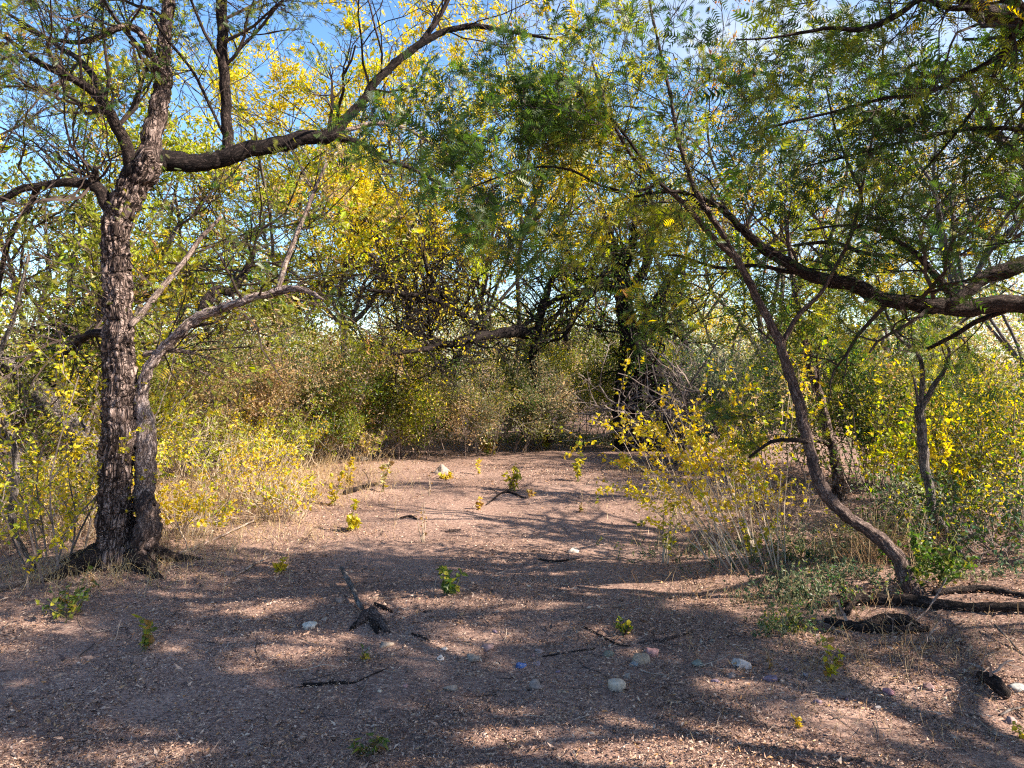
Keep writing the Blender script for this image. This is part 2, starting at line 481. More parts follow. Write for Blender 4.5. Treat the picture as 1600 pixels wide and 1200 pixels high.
def leaves(geo, rng, P, D, size, col, aspect=0.5, fold=0.12):
    """Single leaves, a bent rhomb each."""
    N = len(P)
    D = nrm(D); S = nrm(np.cross(D, rng.normal(0, 1, (N, 3)))); nn = np.cross(S, D)
    size = np.broadcast_to(np.asarray(size, float), (N,))[:, None]
    mid = P + D * size * 0.45
    V = np.empty((N, 4, 3))
    V[:, 0] = P; V[:, 1] = mid + S * size * aspect * 0.5 + nn * size * fold
    V[:, 2] = P + D * size - nn * size * fold; V[:, 3] = mid - S * size * aspect * 0.5 + nn * size * fold
    geo.add(V.reshape(-1, 3), Q=np.arange(N * 4).reshape(-1, 4), C=np.repeat(col, 4, axis=0))

def broad_leaves(geo, rng, P, D, size, col):
    """Broad leaves with a pointed tip: six corners and a keel."""
    N = len(P)
    D = nrm(D); S = nrm(np.cross(D, rng.normal(0, 1, (N, 3)))); nn = np.cross(S, D)
    size = np.broadcast_to(np.asarray(size, float), (N,))
    nn = nn * rng.uniform(0.2, 3.0, (N, 1)); S = S * rng.uniform(0.7, 1.1, (N, 1))
    prof = [(0.0, 0.0, 0.0), (0.28, 0.36, 0.10), (0.62, 0.26, 0.07), (1.0, 0.0, -0.12), (0.62, -0.26, 0.07), (0.28, -0.36, 0.10), (0.45, 0.0, 0.0)]
    V = np.stack([P + (D * a + S * b + nn * c) * size[:, None] for a, b, c in prof], 1)
    q = np.array([[0, 1, 2, 6], [6, 2, 3, 4], [0, 6, 4, 5]])
    geo.add(V.reshape(-1, 3), Q=(np.arange(N)[:, None, None] * 7 + q).reshape(-1, 4), C=np.repeat(col, 7, axis=0))

def leafcol(rng, P, pal, freq=1.1, spread=0.5):
    w = np.array([p[0] for p in pal], float); w = np.cumsum(w / w.sum()); cs = np.array([p[1] for p in pal])
    ph = rng.uniform(0, 6.28, 6)
    q = P * freq
    f = (np.sin(q[:, 0] * 1.7 + q[:, 2] * 0.9 + ph[0]) + np.sin(q[:, 1] * 1.3 - q[:, 2] * 1.4 + ph[1]) + np.sin(q[:, 0] * 3.1 + q[:, 1] * 2.2 + ph[2])) / 3
    u = np.clip(0.5 + f * 0.62 * (1 - spread) * 1.4 + rng.uniform(-0.5, 0.5, len(P)) * spread, 0, 0.9999)
    c = cs[np.searchsorted(w, u, side='right').clip(0, len(cs) - 1)]
    return c * rng.uniform(0.72, 1.25, (len(P), 1)) * rng.uniform(0.93, 1.07, (len(P), 3))

GREEN_D = (0.035, 0.065, 0.015); GREEN = (0.075, 0.13, 0.02); OLIVE = (0.21, 0.21, 0.03); LIME = (0.34, 0.38, 0.03)
YELLOW = (0.64, 0.51, 0.03); GOLD = (0.60, 0.42, 0.025); BROWN = (0.29, 0.17, 0.075); ORANGE = (0.42, 0.17, 0.05)
GREY_G = (0.20, 0.205, 0.11); TEAL = (0.055, 0.10, 0.055); TAN = (0.46, 0.33, 0.17); EMER = (0.045, 0.13, 0.035)

# ------------------------------------------------------------------ the ground
def build_ground():
    def axis(n, near, far):
        t = np.linspace(-1, 1, n)
        return np.sinh(t * 5.2) / math.sinh(5.2) * far
    gx = axis(321, 0.03, 320.0)
    gy = axis(321, 0.03, 320.0) + 4.5
    X, Y = np.meshgrid(gx, gy, indexing='ij')
    Z = ground_z(X, Y)
    V = np.stack([X, Y, Z], -1).reshape(-1, 3)
    n, m = X.shape
    i, j = np.meshgrid(np.arange(n - 1), np.arange(m - 1), indexing='ij')
    q = np.stack([i * m + j, (i + 1) * m + j, (i + 1) * m + j + 1, i * m + j + 1], -1).reshape(-1, 4)
    g = Geo(); g.add(V, Q=q)
    o = g.build('ground', M_GROUND, smooth=True)
    o['kind'] = 'structure'
    return o
build_ground()

def build_litter():
    rng = np.random.default_rng(5)
    N = 430000
    y = 2.35 + 9.0 * rng.uniform(0, 1, N) ** 1.5
    x = rng.uniform(-0.78, 0.78, N) * y
    keep = (fbm(x * 1.1 + 9, y * 1.1, 4) * 1.3 + 0.8 * fbm(x * 4.2, y * 4.2 + 3, 3) + rng.uniform(-0.25, 0.25, N)) > -0.06
    bare = np.exp(-((x - 0.3) / 2.4) ** 2 - ((y - 7.6) / 1.6) ** 2)
    keep &= rng.uniform(0, 1, N) > bare * 0.85
    x, y = x[keep], y[keep]; N = len(x)
    z = ground_z(x, y) + rng.uniform(0.002, 0.018, N)
    P = np.stack([x, y, z], -1)
    yaw = rng.uniform(0, 6.28, N)
    D = np.stack([np.cos(yaw), np.sin(yaw), rng.normal(0.05, 0.3, N)], -1)
    cs = np.array([(0.58, 0.42, 0.31), (0.48, 0.31, 0.22), (0.37, 0.22, 0.15), (0.22, 0.13, 0.095), (0.10, 0.06, 0.048), (0.46, 0.25, 0.11), (0.055, 0.038, 0.034)])
    rt = 1 / (1 + np.exp(-(x - 1.6) * 1.6))
    pr = np.stack([0.13 - 0.05 * rt, 0.18 - 0.05 * rt, 0.18 + 0 * rt, 0.17 + 0.03 * rt, 0.15 + 0.03 * rt, 0.04 + 0.07 * rt, 0.12 + 0 * rt], -1)
    cp = np.cumsum(pr / pr.sum(1, keepdims=True), 1)
    idx = (rng.uniform(0, 1, (N, 1)) > cp).sum(1).clip(0, 6)
    C = cs[idx] * rng.uniform(0.75, 1.2, (N, 1))
    size = rng.lognormal(math.log(0.0125), 0.45, N) * (0.8 + 0.06 * y)
    g = Geo()
    leaves(g, rng, P, D, size, C, 0.30, 0.14)
    o = g.build('leaf_litter', M_LITTER)
    tag(o, 'dry crushed leaf litter scattered over the clearing floor', 'leaf litter', kind='stuff')
    # loose twigs
    N = 2600
    y = 2.4 + 8 * rng.uniform(0, 1, N) ** 1.4; x = rng.uniform(-0.75, 0.78, N) * y
    w = rng.uniform(0, 1, N) < 0.35 + 0.65 / (1 + np.exp(-(x - 1.3) * 2)); x, y = x[w], y[w]; N = len(x)
    P = np.stack([x, y, ground_z(x, y) + 0.008], -1)
    yaw = rng.uniform(0, 6.28, N)
    D = np.stack([np.cos(yaw), np.sin(yaw), rng.normal(0, 0.06, N)], -1)
    b = grow(rng, P, D, rng.lognormal(math.log(0.10), 0.6, N), rng.uniform(0.0015, 0.004, N), [(1, 0.5, 40, 0.4)], 0.14, 0.0, 4, 0.001)
    g = Geo()
    cc = np.array([(0.30, 0.21, 0.16), (0.12, 0.08, 0.065), (0.05, 0.035, 0.03), (0.42, 0.32, 0.24)])
    for pts, dirs, rad in b:
        pts[..., 2] = np.maximum(pts[..., 2], ground_z(pts[..., 0], pts[..., 1]) + 0.003)
        tubes(g, pts, rad, 3, cc[rng.integers(0, 4, len(pts))])
    o = g.build('twig_litter', M_LITTER)
    tag(o, 'small broken twigs strewn over the clearing floor', 'twig litter', kind='stuff')
build_litter()

# ------------------------------------------------------------------ traced near trees
def trace(pts, d0, d1):
    """pixel trace (px, py, width) with depth from d0 to d1 -> points, radii"""
    n = len(pts); P, R = [], []
    for i, q in enumerate(pts):
        d = q[3] if len(q) > 3 else d0 + (d1 - d0) * i / (n - 1)
        P.append(at(q[0], q[1], d)); R.append(q[2] * 0.5 * d / F_PX)
    return np.array(P), np.array(R)

def spawn(rng, P, t, m, lo, hi, up=0.25, side=1.0):
    """m start points with sideways directions along a traced limb"""
    i = (rng.uniform(lo, hi, m) * (len(P) - 1)).astype(int)
    pp = nrm(np.cross(t[i], rng.normal(0, 1, (m, 3))))
    return P[i], nrm(pp * side + t[i] * rng.uniform(0.1, 0.8, (m, 1)) + np.array([0, 0, up])), i

class Tree:
    def __init__(s, name, label, loc, seed, mat, twig_mat, cat='tree', group=None):
        s.o = thing(name, label, cat, loc, group); s.rng = np.random.default_rng(seed)
        s.mat, s.tm, s.limbs, s.twigs, s.tips, s.seed = mat, twig_mat, [], Geo(), [], seed
        s.ntw = 0
    def limb(s, part, P, R, mat=None, **kw):
        g = Geo()
        r = limb_tube(g, P, R, seed=s.seed + len(s.limbs), **kw)
        g.build(part, mat or s.mat, s.o, smooth=True)
        s.limbs.append(r)
        return r
    def sprout(s, P, D, L, R, specs, wig=0.25, trop=0.03, leafy=2, sides=3, n=6, rmin=0.002):
        b = grow(s.rng, P, D, L, R, specs, wig, trop, n, rmin)
        for pts, dirs, rad in b:
            tubes(s.twigs, pts, rad, sides if rad[0, 0] < 0.012 else 6); s.ntw += len(pts)
        for pts, dirs, rad in b[-leafy:]:
            s.tips.append((pts.reshape(-1, 3), dirs.reshape(-1, 3)))
        return b
    def on_limb(s, k, m, lo, hi, L, specs, up=0.25, r=0.35, **kw):
        P, R, t = s.limbs[k]
        p, d, i = spawn(s.rng, P, t, m, lo, hi, up)
        s.sprout(p, d, L * s.rng.uniform(0.6, 1.3, m), np.minimum(R[i] * r, 0.02), specs, **kw)
    def pick(s, N, jitter, clump=1, reach=0.08):
        """N leaf places on the twigs; with clump > 1 they sit together in sprigs and some twigs stay bare"""
        P = np.concatenate([a for a, b in s.tips]); D = np.concatenate([b for a, b in s.tips])
        ph = s.rng.uniform(0, 6.28, 3)
        w = 0.5 + 0.5 * np.sin(P[:, 0] * 2.6 + ph[0]) * np.sin(P[:, 1] * 2.6 + ph[1]) + 0.35 * np.sin(P[:, 2] * 3.4 + P[:, 0] * 1.3 + ph[2])
        w = np.clip(w, 0.06, None) if clump > 1 else np.ones(len(P))
        ix = s.rng.choice(len(P), max(1, N // clump), p=w / w.sum())
        Q = P[ix] + s.rng.normal(0, jitter, (len(ix), 3))
        Q, E, K = np.repeat(Q, clump, 0), np.repeat(D[ix], clump, 0), np.repeat(np.arange(len(ix)), clump)
        if clump > 1: Q = Q + E * s.rng.uniform(-1, 1, (len(Q), 1)) * reach + s.rng.normal(0, reach * 0.35, Q.shape)
        return Q, nrm(E + s.rng.normal(0, 0.7, E.shape)), K
    def finish(s, N, pal, style='frond', size=0.08, jitter=0.02, pairs=6, aspect=0.5, freq=1.1, spread=0.5, keep=None, clump=1):
        if s.ntw: s.twigs.build('twigs', s.tm, s.o, kind='stuff')
        if N:
            P, D, K = s.pick(N, jitter, clump, size * 1.7)
            if keep is not None:
                k = keep(P); P, D, K = P[k], D[k], K[k]
            sz = size * s.rng.lognormal(-0.06, 0.34, len(P))
            c = leafcol(s.rng, P, pal, freq, spread); g = Geo()
            if clump > 1:
                first = np.concatenate([[0], np.nonzero(np.diff(K))[0] + 1]); m = np.zeros(len(K), int); m[first] = 1
                c = c[first][np.cumsum(m) - 1] * s.rng.uniform(0.8, 1.2, (len(K), 1))
            if style == 'frond': fronds(g, s.rng, P, D, sz, pairs, c)
            elif style == 'broad': broad_leaves(g, s.rng, P, D, sz, c)
            else: leaves(g, s.rng, P, D, sz, c, aspect)
            g.build('crown', M_LEAF, s.o, kind='stuff')
        return s.o

# --- the big tree on the left
def left_tree():
    base = gp(190, 882)
    d = base[1]
    T = Tree('mesquite_tree', 'big rough-barked tree on the left with a long limb reaching over the clearing', base, 11, M_BARK, M_TWIG)
    P, R = trace([(184, 905, 74), (182, 870, 64), (181, 800, 55), (183, 700, 54), (187, 600, 50), (185, 500, 46), (182, 400, 42), (184, 345, 44), (203, 305, 46), (225, 268, 46), (240, 245, 40)], d, d)
    T.limb('trunk', P, R * 0.93, sides=80, step=0.013, lump=0.2, fissure=0.026, flare=0.4)
    # second stem out of a broken stump, running out to the right
    P, R = trace([(226, 900, 52), (225, 860, 47), (228, 822, 43), (233, 790, 40), (238, 778, 30)], d - 0.05, d + 0.02)
    T.limb('broken_stump', P, R * 0.9, mat=M_BARK_RED, sides=48, step=0.016, lump=0.55, fissure=0.035, flare=0.25)
    P, R = trace([(222, 800, 34), (226, 720, 35), (228, 665, 33), (222, 622, 24), (226, 590, 19), (243, 562, 18), (272, 528, 17), (310, 496, 17), (352, 478, 16), (400, 463, 14), (440, 455, 13), (468, 453, 11), (488, 460, 9), (505, 468, 6)], d + 0.10, d - 0.1)
    T.limb('limb', P, R * 0.93, mat=M_BARK_SUNLIT, sides=28, step=0.02, lump=0.16, fissure=0.012)
    P, R = trace([(434, 455, 8), (450, 400, 8), (470, 350, 7), (488, 305, 6), (510, 255, 4)], d - 0.05, d + 0.1)
    T.limb('limb', P, R, mat=M_BARK_PALE, sides=8)
    P, R = trace([(205, 508, 10), (230, 480, 10), (262, 440, 9), (290, 405, 8), (312, 375, 7), (346, 338, 5)], d - 0.05, d + 0.3)
    T.limb('limb', P, R, mat=M_BARK_PALE, sides=10)
    P, R = trace([(316, 492, 17), (326, 466, 17), (340, 452, 15), (358, 457, 15), (374, 440, 13), (392, 410, 10), (398, 385, 6)], d + 0.05, d + 0.5)
    T.limb('limb', P, R, mat=M_BARK_DARK, sides=16, lump=0.3)
    for (dx, dy, w) in ((0.45, -0.25, 0.05), (-0.4, -0.35, 0.055), (0.55, 0.25, 0.045), (-0.55, 0.1, 0.05)):
        q = base + np.array([dx * 0.25, dy * 0.25, 0.10]); e = base + np.array([dx, dy, 0]); e[2] = float(ground_z(e[0], e[1])) - 0.02
        mm = (q + e) / 2; mm[2] = float(ground_z(mm[0], mm[1])) + 0.03
        T.limb('root', [q, mm, e], [w * 1.3, w, w * 0.3], mat=M_BARK_DARK, sides=16, lump=0.3, fissure=0.01)
    # big horizontal limb
    P, R = trace([(215, 275, 42), (238, 258, 36), (272, 256, 30), (320, 256, 27), (362, 245, 26), (420, 228, 24), (480, 215, 22), (520, 208, 20), (545, 182, 15), (585, 130, 13), (622, 95, 12), (660, 66, 11), (700, 48, 9), (742, 42, 8), (800, 50, 6), (870, 62, 4)], d, d + 1.0)
    big = len(T.limbs)
    T.limb('limb', P, R, mat=M_BARK_BLACK, sides=26, step=0.02, lump=0.14, fissure=0.008)  # near-black bark: the limb's shaded silhouette is put into its colour
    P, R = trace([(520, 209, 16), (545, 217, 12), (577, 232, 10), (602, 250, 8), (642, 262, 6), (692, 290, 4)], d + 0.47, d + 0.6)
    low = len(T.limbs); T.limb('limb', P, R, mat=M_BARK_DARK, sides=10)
    P, R = trace([(525, 207, 9), (555, 200, 7), (585, 194, 7), (622, 197, 6), (662, 216, 5), (705, 245, 3)], d + 0.47, d + 0.9)
    T.limb('limb', P, R, mat=M_BARK_PALE, sides=8)
    P, R = trace([(660, 66, 8), (682, 32, 8), (702, -5, 7), (722, -60, 5)], d + 0.73, d + 0.9)
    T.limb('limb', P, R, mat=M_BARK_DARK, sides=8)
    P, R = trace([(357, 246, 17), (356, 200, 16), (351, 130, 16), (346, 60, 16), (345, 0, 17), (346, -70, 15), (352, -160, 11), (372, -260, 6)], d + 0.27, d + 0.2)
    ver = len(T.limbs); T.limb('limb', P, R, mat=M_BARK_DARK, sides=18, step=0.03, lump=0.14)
    P, R = trace([(355, 100, 5), (378, 72, 5), (400, 50, 5), (432, 12, 4), (470, -30, 3)], d + 0.25, d + 0.4)
    T.limb('limb', P, R, mat=M_BARK_DARK, sides=6)
    P, R = trace([(356, 225, 4), (330, 170, 5), (300, 110, 5), (262, 62, 5), (235, 20, 5)], d + 0.27, d - 0.1)
    T.limb('limb', P, R, mat=M_BARK_DARK, sides=6)
    # upright limb and its fork
    P, R = trace([(228, 270, 36), (236, 225, 32), (247, 180, 28), (254, 120, 24), (258, 60, 20), (262, 0, 18), (262, -80, 14), (275, -180, 9)], d, d + 0.2)
    upr = len(T.limbs); T.limb('limb', P, R, sides=30, step=0.02, lump=0.15, fissure=0.012)
    P, R = trace([(250, 110, 14), (237, 82, 12), (217, 48, 11), (188, 42, 10), (160, 56, 9), (122, 66, 7), (76, 60, 6), (30, 40, 4)], d + 0.05, d - 0.3)
    T.limb('limb', P, R, sides=12)
    P, R = trace([(208, 272, 20), (199, 235, 18), (180, 190, 17), (164, 163, 16), (140, 140, 14), (115, 125, 12), (80, 108, 10), (52, 92, 8), (25, 70, 6), (-10, 45, 5)], d, d - 0.5)
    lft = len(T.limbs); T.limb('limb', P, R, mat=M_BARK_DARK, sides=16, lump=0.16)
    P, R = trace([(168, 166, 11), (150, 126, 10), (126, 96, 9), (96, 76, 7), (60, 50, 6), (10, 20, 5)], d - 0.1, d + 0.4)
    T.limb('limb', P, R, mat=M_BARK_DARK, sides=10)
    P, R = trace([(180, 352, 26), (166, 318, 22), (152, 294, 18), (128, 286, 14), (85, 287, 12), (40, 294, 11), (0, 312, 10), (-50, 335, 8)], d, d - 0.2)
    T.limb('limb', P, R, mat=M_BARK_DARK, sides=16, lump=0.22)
    P, R = trace([(60, 290, 10), (45, 325, 9), (22, 360, 8), (8, 400, 7), (0, 440, 5)], d - 0.1, d + 0.1)
    T.limb('limb', P, R, mat=M_BARK_DARK, sides=8)
    P, R = trace([(152, 296, 13), (147, 275, 11), (150, 262, 7)], d, d - 0.1)
    T.limb('limb', P, R, mat=M_BARK_DARK, sides=10, lump=0.3)
    P, R = trace([(172, 520, 16), (142, 522, 14), (122, 534, 11), (98, 556, 6)], d + 0.05, d + 0.2)
    T.limb('limb', P, R, mat=M_BARK_DARK, sides=12, lump=0.3)
    P, R = trace([(225, 555, 9), (262, 548, 8), (302, 552, 5)], d + 0.1, d + 0.15)
    T.limb('limb', P, R, mat=M_BARK_PALE, sides=8)
    roots = range(big - 4, big)
    S3 = [(4, 0.6, 48, 0.2), (4, 0.55, 50, 0.2), (3, 0.5, 50, 0.25)]
    S2 = [(4, 0.6, 50, 0.2), (4, 0.55, 50, 0.2)]
    for k in range(len(T.limbs)):
        if k in (0, 1) or k in roots: continue
        if k == big: T.on_limb(k, 14, 0.35, 1.0, 0.8, S2, 0.3)
        elif k in (ver, upr): T.on_limb(k, 14, 0.25, 1.0, 0.95, S3, 0.2)
        elif k == lft: T.on_limb(k, 18, 0.3, 1.0, 0.8, S3, 0.3)
        elif k == 2: T.on_limb(k, 7, 0.55, 1.0, 0.45, S2, 0.5)
        elif k in (3, 4): T.on_limb(k, 6, 0.3, 1.0, 0.6, S2, 0.3)
        elif k == low: T.on_limb(k, 9, 0.3, 1.0, 0.7, S2, -0.1)
        else: T.on_limb(k, 11, 0.3, 1.0, 0.7, S2, 0.2)
    T.finish(10500, [(3.5, GREEN), (3, OLIVE), (2, LIME), (1, YELLOW), (0.4, GOLD)], size=0.047, jitter=0.03, pairs=6)
left_tree()

# --- the slender tree leaning in from the right
def leaning_tree():
    base = gp(1424, 925); d = base[1]
    T = Tree('leaning_tree', 'slender reddish-brown tree leaning left from the dark wood heap at the right', base, 23, M_BARK_RED, M_TWIG)
    P, R = trace([(1432, 945, 46), (1422, 915, 36), (1404, 875, 30), (1380, 846, 27), (1342, 818, 25), (1308, 796, 25), (1287, 768, 25), (1271, 725, 23), (1256, 660, 23), (1246, 620, 22), (1232, 580, 20), (1215, 530, 19), (1190, 480, 17), (1160, 420, 15), (1130, 370, 13), (1100, 320, 12), (1080, 280, 10), (1060, 220, 9), (1048, 150, 8), (1034, 90, 7), (1018, 20, 5), (1010, -40, 4)], d, d + 0.3)
    T.limb('trunk', P, R * 0.77, sides=36, step=0.02, lump=0.16, fissure=0.009, flare=0.3)
    P, R = trace([(1145, 400, 10), (1102, 357, 9), (1066, 316, 8), (1030, 286, 7), (992, 250, 6), (962, 200, 5), (942, 150, 4), (925, 95, 3)], d + 0.2, d - 0.3)
    T.limb('limb', P, R, sides=10)
    P, R = trace([(1030, 286, 5), (990, 300, 5), (940, 290, 4), (890, 265, 4), (830, 262, 3), (770, 280, 3), (720, 300, 2)], d, d - 0.5)
    T.limb('limb', P, R, mat=M_BARK_DARK, sides=8)
    P, R = trace([(1222, 535, 9), (1250, 490, 7), (1281, 460, 6), (1304, 420, 6), (1325, 380, 6), (1341, 330, 6), (1345, 300, 5), (1322, 250, 4), (1302, 190, 3), (1290, 130, 3)], d + 0.2, d - 0.1)
    T.limb('limb', P, R, sides=8)
    P, R = trace([(1345, 300, 5), (1362, 220, 4), (1376, 150, 4), (1379, 60, 3), (1372, 0, 3)], d - 0.1, d - 0.2)
    T.limb('limb', P, R, sides=8)
    P, R = trace([(1110, 335, 6), (1070, 300, 5), (1035, 290, 5), (960, 190, 5), (900, 135, 4), (850, 118, 3)], d, d - 0.4)
    T.limb('limb', P, R, mat=M_BARK_DARK, sides=8)
    P, R = trace([(1262, 690, 9), (1235, 688, 7), (1205, 690, 6), (1170, 715, 4)], d, d + 0.1)
    T.limb('limb', P, R, mat=M_BARK_DARK, sides=8)
    S2 = [(4, 0.6, 48, 0.2), (4, 0.55, 50, 0.2)]
    S3 = [(4, 0.6, 48, 0.2), (4, 0.55, 50, 0.2), (2, 0.5, 50, 0.3)]
    T.on_limb(0, 16, 0.62, 1.0, 0.8, S2, 0.1)
    T.on_limb(1, 12, 0.2, 1.0, 0.7, S2, 0.05)
    T.on_limb(2, 26, 0.15, 1.0, 0.6, S3, -0.25)
    T.on_limb(3, 10, 0.3, 1.0, 0.7, S2, 0.1)
    T.on_limb(4, 10, 0.1, 1.0, 0.7, S2, 0.1)
    T.on_limb(5, 11, 0.35, 1.0, 0.6, S2, -0.15)
    T.on_limb(6, 3, 0.5, 1.0, 0.3, S2, 0.2)
    T.finish(8500, [(2.5, GREEN_D), (3.5, GREEN), (2.5, OLIVE), (1, LIME), (0.5, YELLOW)], size=0.062, jitter=0.03, pairs=6, freq=1.6, keep=lambda P: ~((P[:, 1] > 6.0) & (P[:, 1] < 7.6) & (P[:, 0] > 1.5)))
leaning_tree()

# --- the tree standing just outside the picture on the right; its limbs reach in
def right_tree():
    base = np.array([5.0, 5.3, float(ground_z(5.0, 5.3))])
    T = Tree('spreading_tree', 'dark tree at the right edge whose heavy crooked limbs reach in across the thicket', base, 37, M_BARK_DARK, M_TWIG)
    f0 = base + np.array([-0.2, -0.1, 1.55])
    T.limb('trunk', [base - [0, 0, 0.1], base + [0.05, 0, 0.6], base + [-0.05, 0, 1.2], f0, base + [-0.1, -0.4, 2.3], base + [-0.4, -0.9, 3.0], base + [-0.7, -1.2, 3.5]], [0.24, 0.2, 0.18, 0.17, 0.14, 0.12, 0.09], sides=26, step=0.04, lump=0.14, fissure=0.01)
    P, R = trace([(1720, 462, 32), (1650, 472, 28), (1600, 476, 27), (1540, 478, 27), (1480, 482, 27), (1430, 478, 25), (1380, 465, 24), (1330, 446, 22), (1290, 436, 20), (1256, 426, 18), (1226, 406, 17), (1190, 385, 14), (1160, 358, 13), (1140, 335, 11), (1112, 316, 8), (1060, 300, 6), (1010, 303, 5), (950, 318, 3)], 4.95, 4.9)
    P = np.vstack([f0, P]); R = np.concatenate([[0.13], R])
    T.limb('limb', P, R, sides=26, step=0.02, lump=0.16, fissure=0.008)
    P, R = trace([(1455, 480, 15), (1490, 468, 18), (1514, 452, 20), (1542, 435, 22), (1572, 421, 25), (1605, 411, 27), (1680, 400, 27)], 4.9, 4.95)
    P = np.vstack([P, f0 + [0, 0, 0.25]]); R = np.concatenate([R, [0.09]])
    T.limb('limb', P, R, sides=22, step=0.02, lump=0.2, fissure=0.007)
    P, R = trace([(1492, 470, 13), (1462, 432, 11), (1432, 396, 9), (1402, 376, 8), (1370, 360, 6), (1320, 352, 4), (1260, 360, 3)], 4.9, 5.1)
    T.limb('limb', P, R, sides=10)
    P, R = trace([(1258, 425, 8), (1230, 425, 7), (1180, 415, 6), (1120, 418, 5), (1060, 400, 4), (1000, 395, 3)], 4.9, 5.2)
    T.limb('limb', P, R, sides=8)
    P, R = trace([(1400, 400, 6), (1350, 395, 6), (1300, 378, 6), (1240, 384, 5)], 5.0, 5.1)
    T.limb('limb', P, R, sides=8)
    # high limb in the corner
    P, R = trace([(1700, 45, 44), (1640, 28, 42), (1595, 22, 38), (1550, 20, 32), (1520, 6, 26), (1490, -30, 20), (1440, -90, 14), (1380, -150, 8)], 3.9, 3.7)
    P = np.vstack([base + [-0.7, -1.2, 3.5], P]); R = np.concatenate([[0.09], R])
    T.limb('limb', P, R, sides=22, step=0.025, lump=0.16, fissure=0.006)
    P, R = trace([(1520, 12, 10), (1480, 12, 9), (1440, -2, 9), (1405, 22, 9), (1372, 38, 9), (1340, 46, 8), (1300, 44, 6), (1250, 52, 5), (1200, 60, 3), (1150, 62, 2)], 3.7, 3.6)
    T.limb('limb', P, R, sides=10)
    P, R = trace([(1680, 20, 14), (1600, 62, 10), (1552, 94, 8), (1500, 121, 7), (1440, 148, 6), (1382, 154, 5), (1300, 175, 4), (1230, 192, 4), (1160, 212, 2)], 3.9, 4.1)
    T.limb('limb', P, R, sides=10)
    P, R = trace([(1588, 40, 9), (1562, 90, 7), (1548, 130, 6), (1515, 180, 5), (1480, 225, 4), (1440, 270, 3)], 3.85, 4.2)
    T.limb('limb', P, R, sides=8)
    P, R = trace([(1720, 300, 12), (1620, 215, 9), (1540, 200, 7), (1440, 215, 6), (1340, 240, 4), (1260, 260, 3)], 4.4, 4.6)
    P = np.vstack([base + [-0.1, -0.4, 2.3], P]); R = np.concatenate([[0.05], R])
    T.limb('limb', P, R, sides=8)
    P, R = trace([(1590, 478, 9), (1530, 500, 8), (1490, 525, 7), (1450, 545, 6)], 4.95, 5.4)
    T.limb('limb', P, R, sides=8)
    S2 = [(4, 0.6, 48, 0.2), (4, 0.55, 50, 0.2)]
    S3 = [(4, 0.6, 48, 0.2), (4, 0.55, 50, 0.2), (2, 0.5, 50, 0.3)]
    T.on_limb(1, 11, 0.45, 1.0, 0.6, S2, 0.3)
    T.on_limb(3, 10, 0.2, 1.0, 0.7, S2, 0.3)
    T.on_limb(4, 7, 0.3, 1.0, 0.6, S2, 0.1)
    T.on_limb(5, 6, 0.2, 1.0, 0.6, S2, 0.2)
    T.on_limb(6, 10, 0.3, 1.0, 0.9, S3, 0.0)
    T.on_limb(7, 12, 0.1, 1.0, 0.5, S2, -0.2)
    T.on_limb(8, 16, 0.2, 1.0, 0.6, S2, -0.1)
    T.on_limb(9, 8, 0.2, 1.0, 0.6, S2, 0.0)
    T.on_limb(10, 18, 0.3, 1.0, 0.7, S2, 0.0)
    T.on_limb(11, 4, 0.3, 1.0, 0.4, S2, 0.1)
    # the crown over and behind its trunk, out of the picture
    m = 6
    az = T.rng.uniform(-1.9, 1.6, m)
    D = np.stack([np.cos(az), np.sin(az), T.rng.uniform(0.4, 1.2, m)], -1)
    T.sprout(np.repeat(f0[None] + [[0, 0, 0.5]], m, 0), D, T.rng.uniform(2.0, 3.2, m), np.full(m, 0.06), [(5, 0.5, 45, 0.3), (5, 0.5, 45, 0.2), (4, 0.5, 50, 0.2)], 0.2, 0.05)
    T.finish(11000, [(3, GREEN_D), (3, GREEN), (2, OLIVE), (1, LIME), (1, GOLD), (0.7, BROWN)], size=0.062, jitter=0.03, pairs=6, keep=lambda P: ~((P[:, 1] > 5.9) & (P[:, 1] < 7.8)) & ~((P[:, 0] > 3.7) & (P[:, 1] > 4.7)))
right_tree()

# --- a second tree outside the picture on the right, nearer the camera; it shades the foreground
def shade_tree():
    base = np.array([5.2, 1.5, float(ground_z(5.2, 1.5))])
    T = Tree('shade_tree', 'leafy tree outside the right edge whose crown shades the foreground', base, 43, M_BARK_DARK, M_TWIG)
    T.limb('trunk', [base - [0, 0, 0.1], base + [0.05, 0.1, 1.0], base + [-0.1, 0, 2.4]], [0.2, 0.16, 0.13], sides=18, step=0.06, lump=0.14)
    m = 13
    az = np.arange(m) * 6.283 / m
    D = np.stack([np.cos(az), np.sin(az) * 0.8, T.rng.uniform(0.5, 1.6, m)], -1)
    T.sprout(np.repeat(base[None] + [[-0.1, 0, 2.3]], m, 0), D, T.rng.uniform(2.5, 3.9, m), np.full(m, 0.06), [(5, 0.5, 45, 0.3), (5, 0.5, 45, 0.2), (4, 0.5, 50, 0.2)], 0.2, 0.05)
    T.finish(41000, [(3, GREEN_D), (3, GREEN), (2, OLIVE), (1, LIME)], size=0.10, jitter=0.04, pairs=5)
shade_tree()

